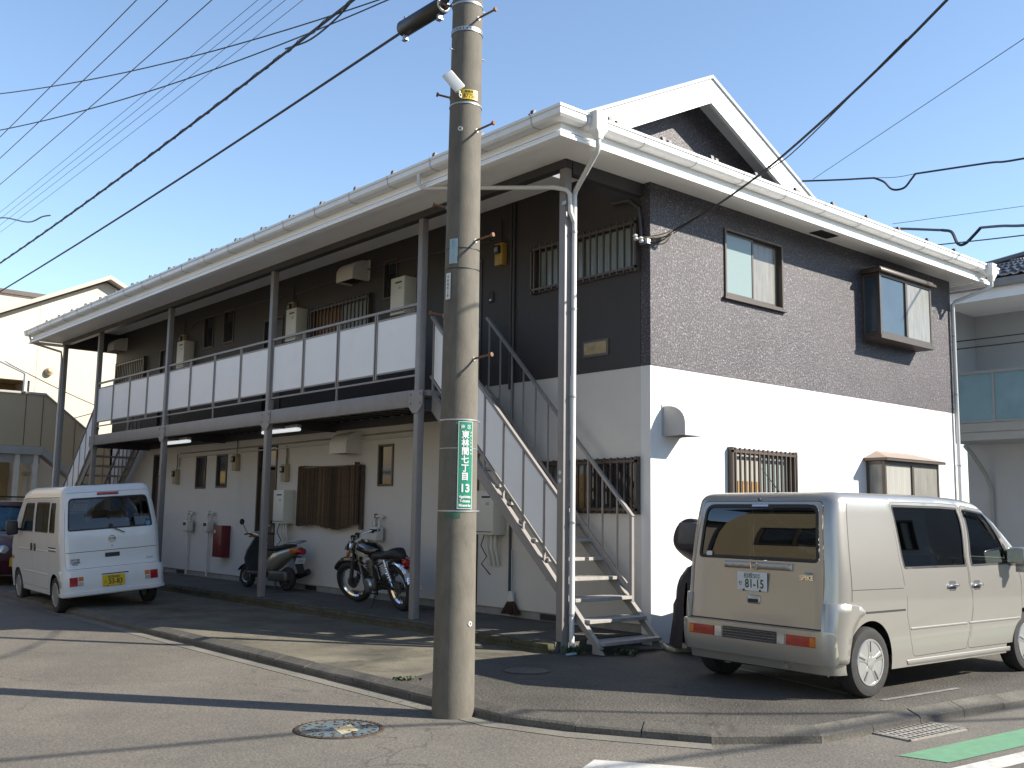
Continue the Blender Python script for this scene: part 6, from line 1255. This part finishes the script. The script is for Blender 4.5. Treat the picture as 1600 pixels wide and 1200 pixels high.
w_ = NB(MB().box(11.2, 11.3, -.75, -.70, 1.55, 2.25).box(11.2, 11.3, -.35, -.30, 1.55, 2.25).box(11.2, 11.3, -.70, -.35, 1.55, 1.60).box(11.2, 11.3, -.70, -.35, 2.20, 2.25), 'window', 'frame_bronze'); NB(MB().box(11.26, 11.27, -.70, -.35, 1.60, 2.20), 'pane', 'glass_dark', w_)
NB(MB().box(11.1, 11.24, -.62, -.42, 2.55, 2.72), 'vent_hood', 'plaster_grey')
# balcony
NB(MB().box(9.98, 11.24, -1.6, 1.40, 2.80, 3.10), 'balcony_floor', 'plaster_grey'); NB(MB().box(9.95, 9.978, -1.6, 1.40, 2.79, 2.93).box(9.95, 9.978, -1.6, 1.40, 2.95, 3.11), 'balcony_edge', 'grey_trim')
rl = NB(MB().box(9.97, 10.03, -1.6, 1.36, 4.05, 4.10).box(9.98, 10.02, -1.6, 1.36, 3.12, 3.16), 'balcony_railing', 'grey_trim')
for y in np.arange(1.34, -1.0, -1.02): NB(MB().box(9.975, 10.025, y - .02, y + .02, 3.11, 4.05), 'post', 'grey_trim', rl); NB(MB().box(9.995, 10.003, y - 1.0, y - .02, 3.16, 4.05), 'pane', 'rail_glass', rl)
for z in (4.6, 4.75): NB(MB().tube([(10.2, 1.2, z), (10.2, -1.5, z)], .012, 6), 'laundry_pole', 'steel_dark')
NB(MB().tube([(10.1, .95, 2.7), (10.4, .95, 2.55), (10.9, .95, 2.2), (11.15, .95, 1.9), (11.15, .95, -.2)], .04, 8), 'downpipe', 'grey_trim', smooth=True)
# eaves and tiled roof
NB(MB().box(9.70, 18.5, -2.0, 1.85, 5.40, 5.44), 'soffit', 'soffit_white'); NB(MB().box(9.66, 9.695, -2.0, 1.88, 5.38, 5.62).box(9.66, 18.5, 1.86, 1.89, 5.38, 5.62), 'fascia', 'soffit_white'); NB(MB().box(9.54, 9.655, -2.0, 1.98, 5.58, 5.72).box(9.54, 18.6, 1.895, 1.99, 5.58, 5.72), 'gutter', 'steel_grey')
def tile_roof(x0, x1, y0, y1, zz, rise, name):
    m = MB(); rows = 12; nu = 70; rng = []
    run = (x1 - x0) / 2
    for r_ in range(rows):
        for e_ in (0, 1):
            d = run * (r_ + e_) / rows; z = zz + rise * d + (.05 if e_ == 0 else .0); row = []
            for i in range(nu + 1):
                y = y0 + (y1 - y0 - min(d, 1e9)) * i / nu; row.append((x0 + d, y, z + .03 * abs(math.sin(i * math.pi / 2))))
            rng.append(row)
    return m.loft(rng, caps=False, closed=False)
zr_ = lambda d: 5.72 + .42 * d
def tiles(p0, p1, q0, q1, rows, nu):      # eave from p0 to p1, ridge edge from q0 to q1
    rng = []; p0, p1, q0, q1 = map(Vector, (p0, p1, q0, q1))
    for r_ in range(rows):
        for e_ in (0, 1):
            t = (r_ + e_) / rows; a = p0.lerp(q0, t); b = p1.lerp(q1, t); rng.append([a.lerp(b, i / nu) + Vector((0, 0, .045 * (1 - e_) + .05 * abs(math.sin(i * math.pi / 4)))) for i in range(nu + 1)])
    return MB().loft(rng, caps=False, closed=False)
rf2 = NB(tiles((9.62, 1.92, 5.72), (9.62, -2.1, 5.72), (11.63, -.09, 6.56), (11.63, -.10, 6.56), 7, 80), 'roof', 'tile_blue', smooth=True, ang=50)
NB(tiles((18.5, 1.92, 5.72), (9.62, 1.92, 5.72), (16.5, -.09, 6.56), (11.63, -.09, 6.56), 7, 120), 'roof', 'tile_blue', smooth=True, ang=50); NB(tiles((9.62, -2.1, 5.72), (18.5, -2.1, 5.72), (11.63, -.10, 6.56), (16.5, -.10, 6.56), 7, 120), 'roof', 'tile_blue', smooth=True, ang=50)
NB(MB().tube([(9.65 + d, 1.9 - d, 5.80 + .42 * d) for d in np.linspace(0, 2.0, 14)], .09, 8), 'hip_tile', 'tile_blue', rf2); NB(MB().tube([(11.6, -.09, 6.64), (16.5, -.09, 6.64)], .10, 8), 'ridge_tile', 'tile_blue', rf2)
# ================================================================== beige neighbour at the far left
bg_ = thing('neighbour_building', 'sunlit beige apartment block with panelled stair parapet beyond the far end', 'building', (-1, 21.6, RZ))
def BG(mb, name, m, par=None, **k): mb.v = [(.94 * x + .451, .94 * y - 22.083, .94 * z + .0766 - RZ) for x, y, z in mb.v]; return mb.build(name, m, par or bg_, **k)
BG(MB().prism([(-.55, -.3), (8.0, -.3), (8.0, 5.0), (1.45, 8.20), (-5.2, 5.0), (-5.2, 4.95), (-.55, 4.95)], lambda u, v, t: (u, t, v), 23.4, 23.7), 'wall', 'beige_wall')
BG(MB().box(-14, -.56, 24.9, 25.1, -.3, 6.2), 'wall', 'ochre_wall'); BG(MB().box(-.55, -.35, 23.71, 25, -.3, 6), 'wall', 'beige_wall'); BG(MB().box(-14, -.56, 23.71, 24.9, 4.96, 5.0), 'corridor_ceiling', 'ochre_wall')
for sx, xe in ((-1, -5.6), (1, 8.4)):
    BG(MB().prism([(1.45, 8.25), (xe, 8.25 - .488 * abs(xe - 1.45)), (xe, 8.25 - .488 * abs(xe - 1.45) + .12), (1.45, 8.37)], lambda u, v, t: (u, t, v), 23.05, 34), 'roof', 'pinkish_wall')
for x in (-.40, 2.9): BG(MB().box(x - .006, x + .006, 23.394, 23.399, -.3, 8.2 - .49 * abs(x - 1.45) - .1), 'joint', 'grey_trim')
BG(MB().box(-14, -.50, 21.95, 22.05, 2.97, 4.40), 'parapet', 'beige_panel'); BG(MB().box(-14, -.48, 21.92, 22.08, 4.402, 4.47), 'parapet_cap', 'grey_trim'); BG(MB().box(-14, -.48, 21.93, 23.4, 2.74, 2.965), 'corridor_floor', 'grey_trim')
s_ = -.78
BG(MB().prism([(-.498, 2.97), (-.498, 4.40), (3.4, 4.40 + s_ * 3.9), (3.4, 2.97 + s_ * 3.9)], lambda u, v, t: (u, t, v), 21.95, 22.05), 'stair_parapet', 'beige_panel'); BG(MB().prism([(-.478, 2.74), (-.478, 2.965), (3.4, 2.965 + s_ * 3.88), (3.4, 2.74 + s_ * 3.88)], lambda u, v, t: (u, t, v), 21.92, 22.4), 'stringer', 'grey_trim'); BG(MB().prism([(-.478, 4.402), (-.478, 4.45), (3.4, 4.45 + s_ * 3.88), (3.4, 4.402 + s_ * 3.88)], lambda u, v, t: (u, t, v), 21.92, 22.08), 'parapet_cap', 'grey_trim')
for x in (-4.2, -2.6, -1.0, -.55): BG(MB().box(x - .008, x + .008, 21.944, 21.949, 2.98, 4.39), 'joint', 'frame_bronze')
for x, a in ((.35, -.66), (1.2, -1.33)): BG(MB().box(x - .008, x + .008, 21.944, 21.949, 2.99 + a, 4.37 + a), 'joint', 'frame_bronze')
for x in (-1.1, -.62, -3.4): BG(MB().box(x - .06, x + .06, 22.0, 22.12, -.3, 2.738), 'post', 'hood_ivory')
BG(MB().tube([(-4, 21.9, 5.6), (-1.75, 21.9, 5.26), (-1.15, 21.9, 5.02), (-1.08, 21.9, 4.95), (-1.08, 21.9, 4.45)], .055, 8), 'downpipe', 'sign_white', smooth=True)
BG(MB().box(-1.75, -1.05, 24.82, 24.89, 2.97, 4.85), 'door', 'plaster_grey'); BG(MB().box(-2.55, -2.4, 24.83, 24.89, 4.6, 4.8), 'meter', 'frame_bronze')
BG(MB().lathe([(.001, 0), (.11, 0), (.13, .06), (.06, .16), (.001, .17)], origin=(-.05, 23.39, 5.25), axis=(0, -1, .4), n=14), 'wall_lamp', 'beige_panel', smooth=True)
for x in (-2.1,):
    BG(MB().prism([(0, 0), (.55, 0), (.52, .15), (.40, .32), (.2, .42), (0, .45)], lambda u, v, t: (t, 24.89 - u, 2.05 + v), x - .1, x + .9), 'awning', 'ochre_wall')
w_ = BG(MB().box(-1.75, -1.25, 24.84, 24.89, .9, 1.9), 'window', 'grey_trim'); BG(MB().box(-1.70, -1.30, 24.82, 24.838, .95, 1.85), 'pane', 'glass_frost', w_)
BG(MB().box(-.60, -.45, 23.0, 23.39, 2.2, 2.3).box(-14, -.5, 22.06, 22.1, 2.5, 2.73), 'beam', 'grey_trim')
bk2 = thing('flat_roofed_building', 'pale pinkish panelled building with a flat brown roof edge behind the beige block', 'building', (-4, 31, RZ))
MB().box(-12, 7, 0, 8, 0, 9.2).build('wall', 'pinkish_wall', bk2); MB().box(-12.1, 7.1, -.1, 8.1, 9.2, 9.36).build('roof_edge', 'frame_bronze', bk2)
for x in np.arange(-8, 7, 1.6): MB().box(x - .008, x + .008, -.006, -.001, 0, 9.2).build('joint', 'grey_trim', bk2)
# ================================================================== houses across the side street (seen only mirrored in glass)
def opp_house(x, y, w, d, h, lab, m, rot=0):
    t = thing('opposite_house', lab, 'house', (x, y, RZ), (0, 0, rot)); wl_ = []
    hs = [(-d / 2 + .8, -d / 2 + 2.3, 3.6, 4.8), (d / 2 - 3.4, d / 2 - 1.2, 3.6, 4.8), (-d / 2 + 1.0, -d / 2 + 2.8, .9, 2.2), (d / 2 - 2.6, d / 2 - 1.0, .1, 2.2)]
    # facade faces +X
    wm = walled('X', 0, -.2, -d / 2, d / 2, 0, h, hs); wm.build('wall', m, t); MB().box(-w, -.2, -d / 2, -d / 2 + .2, 0, h).box(-w, -.2, d / 2 - .2, d / 2, 0, h).box(-w, -w + .2, -d / 2 + .2, d / 2 - .2, 0, h).build('wall', m, t)
    for a0, a1, z0, z1 in hs:
        f_ = MB().box(-.1, .03, a0, a0 + .06, z0, z1).box(-.1, .03, a1 - .06, a1, z0, z1).box(-.1, .03, a0 + .06, a1 - .06, z0, z0 + .06).box(-.1, .03, a0 + .06, a1 - .06, z1 - .06, z1).box(-.08, .02, (a0 + a1) / 2 - .03, (a0 + a1) / 2 + .03, z0 + .06, z1 - .06).build('window', 'frame_brown', t); MB().box(-.06, -.05, a0 + .06, a1 - .06, z0 + .06, z1 - .06).build('pane', 'glass_dark', f_)
    MB().prism([(-d / 2 - .5, h), (d / 2 + .5, h), (0, h + 1.7)], lambda u, v, t_: (t_, u, v), .5, -w - .5).build('roof', 'tile_blue', t)
opp_house(-12.0, 2.8, 7, 11, 7.6, 'tan two-storey house across the side street, mirrored in the van glass', 'tan_wall'); opp_house(-12.6, 13.2, 7, 8.5, 5.4, 'pale house across the side street further up', 'pinkish_wall')
for i, (x_, h_, lab) in enumerate(((-1.0, 5.8, 'grey house across the main street behind the photographer'), (9.5, 6.0, 'second grey house across the main street, mirrored in the van side glass'), (20.5, 5.7, 'third grey house across the main street, furthest right'), (42.0, 6.5, 'long grey building far along the main street, mirrored in the van side glass'))):
    opp_house(x_, -19.5 if i < 3 else -17.5, 7, 9 if i < 3 else 30, h_, lab, 'plaster_grey', math.pi / 2)
